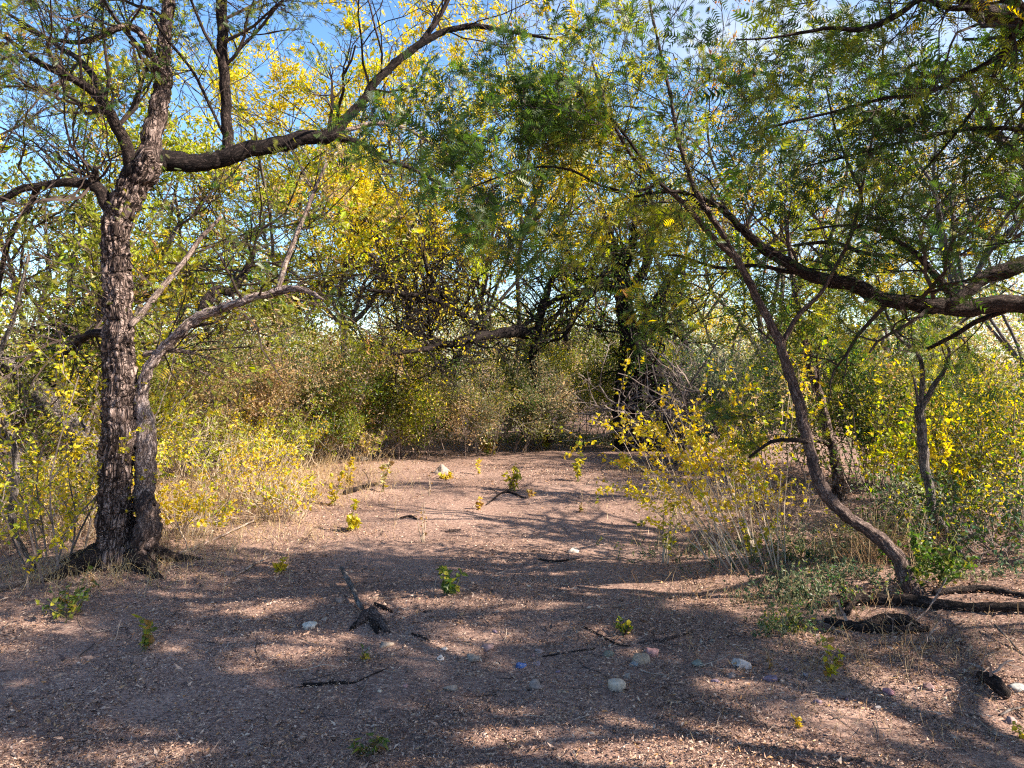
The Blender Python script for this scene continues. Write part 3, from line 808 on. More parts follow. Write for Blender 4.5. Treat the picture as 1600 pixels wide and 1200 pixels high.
# --- small forked tree behind the leaning one
def forked_tree():
    base = gp(1500, 872); d = base[1]
    T = Tree('forked_tree', 'slim grey sapling with a forked top standing right of the leaning tree', base, 41, M_BARK_GREY, M_TWIG)
    P, R = trace([(1506, 885, 17), (1498, 866, 15), (1476, 830, 14), (1456, 796, 13), (1449, 740, 14), (1441, 680, 15), (1437, 636, 13)], d, d)
    T.limb('trunk', P, R, sides=16, step=0.03)
    P, R = trace([(1437, 645, 10), (1460, 602, 8), (1477, 576, 6), (1483, 548, 5), (1474, 524, 4), (1500, 505, 4), (1550, 470, 3), (1590, 440, 2)], d, d)
    T.limb('limb', P, R, sides=8)
    P, R = trace([(1437, 645, 9), (1441, 572, 7), (1426, 546, 6), (1402, 525, 5), (1385, 490, 4), (1372, 430, 3)], d, d + 0.3)
    T.limb('limb', P, R, sides=8)
    P, R = trace([(1437, 645, 5), (1428, 590, 4), (1424, 582, 3)], d, d)
    T.limb('limb', P, R, sides=6)
    S2 = [(4, 0.6, 48, 0.2), (4, 0.55, 50, 0.2)]
    T.on_limb(1, 8, 0.2, 1.0, 0.6, S2, 0.1); T.on_limb(2, 8, 0.3, 1.0, 0.6, S2, 0.1)
    T.finish(1300, [(3, GREEN), (2, OLIVE), (1, YELLOW)], size=0.055, pairs=6)
forked_tree()

# ------------------------------------------------------------------ trees farther back
def wood_tree(name, label, px, d, h, spread, pal, N, seed, mat=M_BARK_GREY, tm=M_TWIG, r=0.075, lean=(0, 0), size=0.055, low=0.16, limbs=6, freq=0.9, jitter=0.12, group=None, trunk_px=None, up=0.9, sp=0.5, aspect=0.5):
    base = gxy(px, d)
    T = Tree(name, label, base, seed, mat, tm, group=group)
    rng = T.rng
    th = h * low
    top = base + np.array([lean[0], lean[1], th])
    mid = base + np.array([lean[0] * 0.3 + rng.normal(0, 0.06), lean[1] * 0.3, th * 0.5])
    T.limb('trunk', [base - [0, 0, 0.12], mid, top], [r * 1.2, r, r * 0.8], sides=14, step=0.1, lump=0.15)
    az = np.arange(limbs) * 6.283 / limbs + rng.uniform(-0.4, 0.4, limbs)
    D = np.stack([np.cos(az) * spread / h * 1.5, np.sin(az) * spread / h * 1.5, np.full(limbs, up)], -1)
    L = (h - th) * rng.uniform(0.7, 1.0, limbs)
    # main limbs are parts, the rest is one mass of twigs
    g = grow(rng, np.repeat(top[None], limbs, 0), D, L, np.full(limbs, r * 0.55), [], 0.16, 0.04, 8, 0.01)[0]
    pts, dirs, rad = g
    for k in range(limbs):
        T.limb('limb', pts[k], rad[k], sides=8, step=0.15, lump=0.1)
    m = 7
    ix = np.repeat(np.arange(limbs), m)
    tt = rng.integers(2, 8, len(ix))
    dd = dirs[ix, tt]; pp = nrm(np.cross(dd, rng.normal(0, 1, dd.shape)))
    T.sprout(pts[ix, tt], dd * 0.7 + pp * 0.7, L[ix] * rng.uniform(0.3, 0.6, len(ix)), rad[ix, tt] * 0.6, [(5, 0.5, 48, 0.15), (4, 0.5, 50, 0.15)], 0.2, 0.0, rmin=0.004)
    T.finish(N, pal, 'leaf', size, jitter * 0.5, freq=freq, spread=sp, aspect=aspect, clump=9)
    return T

WOOD = 'trees in the wood behind the clearing'
P_YEL = [(0.3, OLIVE), (2.5, LIME), (5, YELLOW), (0.7, GOLD)]
P_YG = [(1, GREEN), (1.5, OLIVE), (3.5, LIME), (2.5, YELLOW)]
P_BRN = [(1.5, BROWN), (3, OLIVE), (1.5, TAN), (1.5, LIME), (0.5, GOLD)]
P_GRN = [(2, GREEN_D), (3, GREEN), (2, OLIVE), (1, LIME)]
P_ORG = [(2, OLIVE), (1.5, TAN), (1.5, GOLD), (1.2, ORANGE), (1, LIME)]
P_GRY = [(3, GREY_G), (2, OLIVE), (1.5, TAN), (1, GREEN)]
P_MIX = [(2, GREEN), (3, OLIVE), (1.5, LIME), (1, YELLOW), (0.6, BROWN)]

wood_tree('golden_tree', 'tall golden-leaved tree seen under the long limb of the left tree', 540, 14.5, 7.2, 3.6, P_YEL, 27000, 101, low=0.3, size=0.06)
wood_tree('sunny_tree', 'bright yellow slender tree just beyond the tip of the long limb', 640, 15.5, 7.8, 2.4, P_YEL, 20000, 116, size=0.058, low=0.35)
wood_tree('yellow_green_tree', 'pale yellow-green tree filling the gap right of the left trunk', 400, 13.5, 6.4, 3.0, P_YG, 23000, 102, size=0.058)
wood_tree('russet_tree', 'russet and olive tree behind the upper left of the rough trunk', 110, 9.5, 5.2, 2.6, P_BRN, 18000, 103)
wood_tree('olive_tree', 'olive leafy tree at the left edge behind the sapling', -20, 8.0, 4.2, 2.0, P_MIX, 18000, 104, r=0.1)
wood_tree('gold_crowned_tree', 'gold-crowned tree behind the top of the long limb', 700, 15.0, 8.4, 3.8, P_YEL, 28000, 105, size=0.06)
wood_tree('brown_leaved_tree', 'half-bare tree with hanging brown leaf bunches in the centre', 800, 16.5, 7.0, 3.0, P_ORG, 11000, 106, r=0.12)
wood_tree('green_gold_tree', 'green-gold tree behind the top of the leaning tree', 1040, 17.5, 8.8, 3.4, P_YG, 24000, 107, size=0.065)
wood_tree('red_tipped_tree', 'thin upright tree with reddish tips below the white cloud', 1200, 17.0, 8.0, 2.8, P_ORG, 12000, 108, r=0.11, up=1.4)
wood_tree('mottled_tree', 'mottled green and yellow tree behind the crooked limbs', 1400, 18.0, 8.6, 3.8, P_MIX, 16000, 109)
wood_tree('dark_green_tree', 'dark green tree at the right edge behind the crooked limbs', 1600, 18.0, 8.6, 3.8, P_GRN, 16000, 110)
wood_tree('dusky_crowned_tree', 'dusky green tree standing just behind the crooked limbs at the right edge', 1500, 10.6, 5.8, 1.6, [(3, GREEN_D), (3, GREEN), (2, OLIVE), (1, GOLD), (1, BROWN)], 8000, 115, low=0.4, size=0.045)
wood_tree('lime_tree_crown', 'yellow-leaved tree rising over the dead tangle right of centre', 1150, 20.0, 6.4, 2.8, P_YEL, 20000, 111)
wood_tree('grey_green_tree', 'grey-green tree in the far middle of the wood', 880, 18.0, 5.2, 3.0, P_GRY, 20000, 112)
wood_tree('far_gold_tree', 'far golden tree on the skyline between the left and middle trees', 620, 21.0, 5.6, 3.4, P_BRN, 20000, 113)
wood_tree('far_yellow_tree', 'far pale tree on the skyline behind the forked left limb', 300, 18.0, 5.2, 3.0, P_YG, 20000, 114)

# --- dark gnarled tree in the middle distance
def gnarled_tree():
    base = gxy(985, 13.3); d = base[1]
    T = Tree('gnarled_tree', 'dark gnarled tree with a green skirt at the far right corner of the clearing', base, 53, M_BARK_BLACK, M_BARK_BLACK)
    P, R = trace([(990, 705, 44), (984, 660, 36), (982, 600, 30), (986, 550, 26), (978, 490, 22), (972, 440, 20), (968, 410, 18), (955, 380, 14), (945, 340, 8)], d, d)
    T.limb('trunk', P, R * 1.35, sides=22, step=0.06, lump=0.25, fissure=0.02)
    for tr in ([(1050, 705, 46), (1046, 655, 50), (1034, 605, 44), (1012, 565, 30), (990, 535, 20)],  # first stem is added: its dark bulk stands in for a shaded hollow
               [(972, 452, 15), (946, 444, 13), (926, 452, 11), (900, 458, 9), (870, 466, 7), (842, 490, 6), (812, 512, 4), (790, 518, 3)],
               [(930, 450, 10), (906, 480, 9), (892, 502, 8), (884, 532, 6)],
               [(975, 470, 14), (1000, 430, 12), (1015, 390, 10), (1020, 340, 7), (1015, 290, 4)],
               [(984, 540, 16), (1010, 520, 14), (1035, 512, 12), (1060, 520, 10), (1075, 545, 7)],
               [(970, 430, 11), (985, 395, 10), (992, 350, 8), (985, 300, 5)],
               [(885, 445, 5), (908, 438, 6), (935, 448, 6)],
               [(986, 560, 14), (1005, 500, 12), (1040, 450, 9), (1070, 410, 6)]):
        P, R = trace(tr, d, d - 0.6)
        T.limb('limb', P, R * 1.2, sides=12, step=0.06, lump=0.25)
    S = [(4, 0.55, 50, 0.2), (4, 0.5, 50, 0.2)]
    for k in range(1, len(T.limbs)): T.on_limb(k, 12, 0.2, 1.0, 0.9, S, 0.2, r=0.5, rmin=0.005)
    T.on_limb(0, 14, 0.35, 0.8, 1.0, S, -0.3, rmin=0.004)
    T.finish(10000, [(2, GREEN_D), (3, GREEN), (2, OLIVE), (1, LIME)], 'leaf', 0.045, 0.10)
gnarled_tree()

# --- drooping half dead tree in the centre
def drooping_tree():
    base = gxy(862, 13.0); d = base[1]
    T = Tree('drooping_tree', 'half-dead tree whose bare black limb droops left over the middle of the clearing', base, 61, M_BARK_BLACK, M_BARK_BLACK)
    P, R = trace([(862, 690, 12), (852, 640, 11), (838, 600, 11), (832, 560, 12), (838, 520, 14), (850, 470, 12), (870, 420, 8)], d, d)
    T.limb('trunk', P, R, sides=12, step=0.06, lump=0.2)
    for tr in ([(836, 520, 14), (800, 519, 13), (770, 522, 11), (742, 529, 9), (700, 538, 8), (660, 546, 6), (612, 553, 4)],
               [(765, 522, 8), (735, 502, 8), (706, 481, 7), (662, 463, 5), (622, 458, 4), (570, 452, 3)],
               [(742, 529, 5), (712, 560, 4), (690, 572, 3), (668, 572, 2)],
               [(690, 534, 5), (655, 525, 4), (630, 515, 3), (605, 495, 2)],
               [(675, 540, 4), (672, 515, 4), (668, 480, 3), (662, 440, 2)],
               [(705, 481, 5), (680, 445, 4), (665, 415, 3), (662, 395, 2)]):
        P, R = trace(tr, d, d - 2.2)
        T.limb('limb', P, R * 1.4, sides=10, step=0.06, lump=0.25)
    S = [(4, 0.6, 48, 0.15), (4, 0.55, 50, 0.2)]
    for k in range(1, len(T.limbs)): T.on_limb(k, 15, 0.2, 1.0, 0.85, S, 0.15, r=0.5, rmin=0.006)
    T.on_limb(0, 6, 0.6, 1.0, 0.8, S, 0.3, rmin=0.003)
    T.finish(1600, P_YEL, 'leaf', 0.045, 0.06)
drooping_tree()

# --- slim trunk behind the leaning tree
def slim_tree():
    base = gxy(1312, 8.2); d = base[1]
    T = Tree('slim_tree', 'slim crooked tree with flaking bark right behind the leaning trunk', base, 67, M_BARK, M_TWIG)
    P, R = trace([(1316, 800, 20), (1308, 740, 17), (1300, 700, 15), (1286, 640, 14), (1266, 570, 13), (1250, 500, 11), (1240, 440, 9), (1232, 380, 7), (1225, 320, 4)], d, d)
    T.limb('trunk', P, R, sides=16, step=0.04, lump=0.2, fissure=0.008)
    P, R = trace([(1303, 700, 8), (1285, 690, 7), (1262, 688, 6), (1240, 700, 4)], d, d - 0.2)
    T.limb('limb', P, R, sides=8)
    T.on_limb(0, 14, 0.4, 1.0, 0.9, [(4, 0.6, 48, 0.2), (4, 0.55, 50, 0.2)], 0.2, rmin=0.003)
    T.finish(7000, P_MIX, 'leaf', 0.04, 0.05)
slim_tree()

# ------------------------------------------------------------------ shrubs
def shrub(name, label, px, d, h, w, pal, N, seed, tm=M_TWIG_GREY, stems=14, size=0.04, style='leaf', cat='shrub', specs=None, wig=0.16, trop=0.02, leafy=2, jitter=0.03, rad=0.008, lean=(0, 0), out=0.5, base=None, freq=1.5, aspect=0.5, rmin=0.0025, group=None):
    b = gxy(px, d) if base is None else base
    o = thing(name, label, cat, b, group)
    rng = np.random.default_rng(seed)
    r0 = rng.uniform(0, 1, stems) ** 0.5 * w * 0.35; az = rng.uniform(0, 6.283, stems)
    P = np.stack([b[0] + r0 * np.cos(az), b[1] + r0 * np.sin(az), np.zeros(stems)], -1)
    P[:, 2] = ground_z(P[:, 0], P[:, 1]) - 0.02
    a2 = az + rng.normal(0, 0.5, stems)
    D = np.stack([np.cos(a2) * out * w / h + lean[0], np.sin(a2) * out * w / h + lean[1], np.ones(stems)], -1)
    specs = specs or [(5, 0.5, 42, 0.25), (4, 0.5, 48, 0.2)]
    br = grow(rng, P, D, h * rng.uniform(0.6, 1.05, stems) * 0.85, np.full(stems, rad), specs, wig, trop, 7, rmin)
    g = Geo()
    for pts, dirs, ra in br: tubes(g, pts, ra, 4 if ra[0, 0] > 0.006 else 3)
    g.build('stems', tm, o, kind='stuff')
    if N:
        Pq = np.concatenate([p.reshape(-1, 3) for p, _, _ in br[-leafy:]]); Dq = np.concatenate([q.reshape(-1, 3) for _, q, _ in br[-leafy:]])
        ix = rng.integers(0, len(Pq), N)
        PP = Pq[ix] + rng.normal(0, jitter, (N, 3)); DD = nrm(Dq[ix] + rng.normal(0, 0.7, (N, 3)))
        ok = PP[:, 2] > ground_z(PP[:, 0], PP[:, 1]) + 0.01; PP, DD = PP[ok], DD[ok]; N = len(PP)
        c = leafcol(rng, PP, pal, freq); sz = size * rng.uniform(0.6, 1.3, N); gl = Geo()
        if style == 'broad':
            DD[:, 2] -= 0.5
            broad_leaves(gl, rng, PP, DD, sz, c)
        elif style == 'frond': fronds(gl, rng, PP, DD, sz, 6, c)
        else: leaves(gl, rng, PP, DD, sz, c, aspect)
        gl.build('foliage', M_LEAF, o, kind='stuff')
    return o

BANK = 'shrubs along the far edge of the clearing'
# far bank, left to right
for a in [
    ('grey_brown_shrub', 'grey-brown twiggy shrub behind the left trunk, under its forked limb', 300, 10.5, 2.1, 1.8, [(2, BROWN), (3, TAN), (2, GREY_G), (1, OLIVE)], 9000, 201),
    ('juniper_shrub', 'dense green shrub under the cut end of the left limb', 385, 12.0, 2.4, 1.6, [(3, GREEN), (2, GREY_G), (1, OLIVE), (1, LIME)], 12000, 202),
    ('brown_shrub', 'brown dried-out shrub in the left of the far bank', 445, 11.5, 1.9, 1.8, [(3, BROWN), (3, TAN), (1, OLIVE)], 9000, 203),
    ('pale_olive_shrub', 'pale olive shrub left of the drooping black limb', 520, 12.5, 2.2, 2.0, [(2, OLIVE), (2, TAN), (2, LIME), (1, GREY_G)], 11000, 204),
    ('dim_green_shrub', 'dim green shrub below the tip of the drooping black limb', 575, 11.8, 1.5, 1.6, P_GRN, 9000, 205),
    ('bright_shrub', 'bright yellow-green upright shrub below the drooping limb', 640, 12.0, 1.7, 0.9, [(1, GREEN), (3, LIME), (2, YELLOW)], 7000, 206),
    ('ash_grey_shrub', 'ash-grey leafy shrub in the middle of the far bank', 710, 12.5, 1.6, 1.8, P_GRY, 10000, 207),
    ('tawny_shrub', 'tawny thin shrub behind the pale fallen log', 770, 13.0, 1.9, 1.8, [(3, TAN), (2, GREY_G), (2, OLIVE)], 10000, 208),
    ('mossy_shrub', 'mossy green shrub beside the drooping tree', 840, 14.0, 2.0, 1.8, [(2, GREEN), (2, GREY_G), (2, OLIVE), (1, LIME)], 12000, 209),
    ('feathery_shrub', 'feathery yellow-green shrub left of the gnarled tree', 915, 14.4, 2.3, 1.8, P_YG, 11000, 210),
    ('deep_green_shrub', 'deep green shrub at the foot of the gnarled tree', 1015, 14.2, 1.9, 1.6, [(3, GREEN_D), (3, GREEN), (1, OLIVE)], 12000, 211),
    ('shady_shrub', 'shady thicket shrub right of the gnarled tree', 1100, 14.4, 2.2, 1.8, [(3, GREY_G), (2, GREEN_D), (1, BROWN)], 10000, 212),
    ('sage_shrub', 'sage-green shrub behind the arching yellow shrub', 1200, 11.0, 1.9, 1.6, [(3, GREY_G), (2, TEAL), (2, OLIVE)], 13000, 213),
    ('emerald_shrub', 'emerald-green shrub under the crooked limb', 1335, 9.6, 2.3, 1.5, [(3, EMER), (3, GREEN), (1, LIME), (1, OLIVE)], 13000, 214),
    ('buff_shrub', 'buff and olive shrub right of the emerald one', 1400, 8.8, 1.9, 1.6, [(2, TAN), (3, OLIVE), (2, GREY_G), (1, LIME)], 12000, 215),
    ('dusky_shrub', 'dusky olive shrub behind the forked sapling', 1500, 8.0, 1.8, 1.7, [(2, GREEN_D), (2, OLIVE), (1, YELLOW), (1, BROWN), (1, LIME)], 8000, 216),
    ('yellow_flecked_shrub', 'dark shrub flecked with yellow at the right edge', 1590, 7.2, 1.6, 1.5, [(2, GREEN_D), (2, GREEN), (1.5, YELLOW), (2, OLIVE), (1, LIME)], 6000, 217),
    ('teal_shrub', 'blue-green shrub at the right edge in front of the forked sapling', 1545, 6.2, 0.9, 1.3, [(2, TEAL), (2, GREEN), (2, GREY_G), (1, LIME)], 3600, 218),
    ('far_left_shrub', 'tall mixed shrub at the left edge behind the leaning dead trunk', 40, 8.2, 2.2, 2.0, P_MIX, 12000, 219),
    ('straw_shrub', 'straw-coloured bare shrub between the left trunk and the leaning dead trunk', 150, 8.8, 1.7, 1.5, [(3, TAN), (2, OLIVE), (1, YELLOW)], 5000, 220),
]:
    a = list(a); a[4] *= 1.12; a[5] *= 1.15; a[7] = int(a[7] * 1.5)
    shrub(*a, group=BANK, cat='shrub', size=0.042, jitter=0.07, stems=20)

# yellow leafy undergrowth, left
YS = [(3.5, YELLOW), (2, GOLD), (2, LIME), (1, OLIVE)]
YL = 'yellow-leaved bushes left of the clearing'
for a in [
    ('yellow_bush', 'pale-stemmed yellow bush, tallest at the left edge of the clearing', 395, 7.9, 0.95, 0.9, YS, 1400, 301),
    ('yellow_bush', 'low yellow bush touching the right side of the rough trunk', 285, 6.5, 0.62, 0.7, YS, 1200, 302),
    ('yellow_bush', 'broad yellow-green bush behind the tallest pale-stemmed bush', 340, 9.5, 1.15, 1.4, [(2, YELLOW), (2, LIME), (2, OLIVE)], 3200, 303),
    ('yellow_bush', 'yellow bush in the bank between grey-brown and brown shrubs', 420, 10.2, 1.05, 1.3, YS, 3000, 304),
    ('yellow_bush', 'green-gold bush at the far left corner of the clearing floor', 480, 10.8, 0.95, 1.2, [(2, YELLOW), (2, LIME), (2, GREEN)], 3000, 305),
    ('yellow_bush', 'tawny yellow bush in front of the dim green shrub', 550, 11.3, 0.8, 1.2, [(2, YELLOW), (2, TAN), (2, LIME)], 2600, 306),
    ('yellow_bush', 'yellow bush left of the rough trunk beside the sapling', 105, 6.6, 0.85, 0.8, YS, 1500, 307),
    ('yellow_bush', 'dense yellow bush behind the rough trunk on its left', 135, 7.6, 0.8, 0.9, YS, 1700, 308),
    ('yellow_bush', 'yellow bush at the left edge behind the sapling', 30, 7.0, 0.8, 1.0, YS, 1700, 309),
    ('yellow_bush', 'sparse yellow bush of dry stems in front of the tallest pale-stemmed one', 440, 7.3, 0.55, 0.6, YS, 520, 310),
    ('yellow_bush', 'yellow-green bush behind the rough trunk on its right', 265, 8.8, 1.2, 1.1, [(2, YELLOW), (2, LIME), (2, OLIVE)], 2600, 311),
]:
    a = list(a); a[7] = int(a[7] * 0.72)
    shrub(*a, group=YL, cat='bush', tm=M_TWIG_PALE, stems=46, size=0.038, style='broad', specs=[(3, 0.45, 35, 0.3), (2, 0.5, 40, 0.3)], jitter=0.015, rad=0.0055, out=0.38, rmin=0.002)

# near shrub with round leaves at the left edge
b = gp(45, 895)
shrub('round_leaved_shrub', 'grey-stemmed shrub with small round yellow-green leaves at the left edge', 0, 0, 2.3, 1.5, [(3, LIME), (3, YELLOW), (1, OLIVE)], 5200, 320, base=b, tm=M_TWIG_GREY, stems=12, size=0.032, style='broad', specs=[(8, 0.42, 55, 0.08), (4, 0.45, 55, 0.15)], jitter=0.01, rad=0.009, lean=(-0.12, 0.1), out=0.3)
T = Tree('crooked_sapling', 'crooked bare sapling stem at the left edge of the picture', b, 77, M_BARK_GREY, M_TWIG_GREY)
P_, R_ = trace([(58, 905, 16), (45, 880, 14), (28, 845, 11), (18, 800, 11), (26, 745, 11), (20, 690, 11), (2, 640, 10), (-10, 580, 9), (20, 500, 7), (45, 400, 5)], b[1], b[1])
T.limb('trunk', P_, R_, sides=12, step=0.03, lump=0.2)
T.on_limb(0, 12, 0.2, 1.0, 0.5, [(4, 0.5, 55, 0.2), (3, 0.5, 55, 0.2)], 0.3)
T.finish(700, [(2, LIME), (2, YELLOW)], 'broad', 0.03, 0.01)

# leaning dead trunk behind the left tree
b = gp(138, 800)
T = Tree('leaning_dead_trunk', 'dead grey trunk leaning left behind the rough-barked tree', b, 79, M_BARK_GREY, M_TWIG_GREY)
P_, R_ = trace([(145, 815, 36), (146, 760, 38), (138, 700, 42), (98, 652, 38), (52, 606, 32), (10, 572, 28), (-40, 540, 24)], b[1], b[1] + 0.3)
T.limb('trunk', P_, R_, sides=26, step=0.04, lump=0.2, fissure=0.01)
T.on_limb(0, 14, 0.3, 1.0, 0.8, [(4, 0.55, 50, 0.2), (3, 0.5, 50, 0.2)], 0.3)
T.finish(0, None)

# arching yellow shrub on the right
b = gp(1175, 880)
shrub('arching_shrub', 'yellow-leaved shrub of long pale stems arching left over the clearing edge', 0, 0, 1.6, 1.0, [(4, YELLOW), (2, GOLD), (1.5, LIME), (0.7, TAN)], 3600, 330, base=b, tm=M_TWIG_PALE, stems=30, size=0.036, style='broad', specs=[(4, 0.42, 32, 0.4), (2, 0.5, 40, 0.3)], jitter=0.012, rad=0.005, lean=(-0.36, 0.25), out=0.5, wig=0.08, trop=-0.02, rmin=0.0016)
b = gp(1210, 830)
shrub('dry_stem_thicket', 'tangle of dry pale stems with few leaves beside the broken stump', 0, 0, 0.75, 0.9, [(2, TAN), (2, YELLOW)], 260, 331, base=b, tm=M_TWIG_GREY, stems=40, size=0.04, style='broad', specs=[(4, 0.55, 50, 0.2), (3, 0.5, 60, 0.2)], wig=0.3, jitter=0.012, rad=0.004, out=0.6, rmin=0.0018)
b = gp(1385, 830)
shrub('tall_yellow_shrub', 'upright shrub with bright yellow leaves between leaning trunk and forked sapling', 0, 0, 1.5, 0.5, [(4, YELLOW), (2, LIME), (0.7, GREEN)], 420, 332, base=b, tm=M_TWIG, stems=9, size=0.05, style='broad', specs=[(4, 0.35, 30, 0.4)], jitter=0.012, rad=0.006, out=0.3, wig=0.1, leafy=1)
b = gp(1480, 840)
shrub('gold_sprig_shrub', 'small shrub with gold leaves just right of the forked sapling', 0, 0, 1.05, 0.4, [(4, YELLOW), (2, GOLD)], 240, 333, base=b, tm=M_TWIG, stems=5, size=0.052, style='broad', specs=[(4, 0.35, 30, 0.4)], jitter=0.012, rad=0.005, out=0.3, wig=0.1, leafy=1)
b = gp(1455, 915)
shrub('glossy_green_shrub', 'fresh green leafy plant hugging the foot of the leaning tree', 0, 0, 0.42, 0.4, [(4, GREEN_D), (3, GREEN), (1, OLIVE)], 520, 334, base=b, tm=M_TWIG_GREEN, stems=12, size=0.04, style='broad', specs=[(4, 0.5, 40, 0.3)], jitter=0.015, rad=0.003, out=0.4)
b = gp(1530, 880)
shrub('bramble', 'dark bramble of arching stems at the right edge behind the fallen wood', 0, 0, 0.8, 1.2, [(3, GREEN), (2, TEAL), (1, YELLOW)], 900, 335, base=b, tm=M_TWIG_GREY, stems=30, size=0.035, style='broad', specs=[(4, 0.55, 50, 0.2), (3, 0.5, 60, 0.2)], wig=0.25, jitter=0.02, rad=0.004, out=0.6)

# dead branch tangle right of the gnarled tree
def tangle():
    b = gxy(1105, 11.0)
    o = thing('dead_branch_tangle', 'big tangle of bare grey dead branches right of the gnarled tree', 'dead branches', b)
    rng = np.random.default_rng(88)
    m = 34
    P = np.stack([b[0] + rng.normal(0, 0.45, m), b[1] + rng.normal(0, 0.4, m), b[2] + rng.uniform(0, 0.5, m)], -1)
    D = np.stack([rng.normal(0, 0.7, m), rng.normal(0, 0.5, m), rng.uniform(0.3, 1.2, m)], -1)
    br = grow(rng, P, D, rng.uniform(0.9, 2.0, m), rng.uniform(0.01, 0.03, m), [(5, 0.5, 55, 0.2), (4, 0.5, 60, 0.2), (2, 0.5, 60, 0.2)], 0.22, -0.03, 7, 0.003)
    g = Geo(); g2 = Geo()
    tubes(g, br[0][0], br[0][2], 6)
    for pts, dirs, ra in br[1:]: tubes(g2, pts, ra, 3)
    g.build('boughs', M_BARK_GREY, o, kind='stuff'); g2.build('twigs', M_TWIG_GREY, o, kind='stuff')
tangle()

# ------------------------------------------------------------------ far woods
def far_woods():
    rng = np.random.default_rng(9)
    N = 260000
    a = rng.uniform(-1.35, 1.35, N)
    r = rng.uniform(24, 44, N)
    top = 2.6 + 2.6 * fbm(a * 9, a * 0 + 3.3, 3) * 2 + 0.6 * vnoise(a * 60, r * 0.3)
    z = top * rng.uniform(0, 1, N) ** 0.7
    P = np.stack([np.sin(a) * r, np.cos(a) * r, z], -1); P[:, 2] += ground_z(P[:, 0], P[:, 1])
    g = Geo()
    leaves(g, rng, P, rng.normal(0, 1, (N, 3)), rng.uniform(0.07, 0.15, N), leafcol(rng, P, [(2, OLIVE), (2, GREY_G), (2, TAN), (2, LIME), (1, GOLD)], 0.35, 0.4), 0.55)
    o = g.build('distant_woods', M_LEAF)
    tag(o, 'distant scrub woods closing the view behind the clearing', 'woods', kind='stuff')
far_woods()

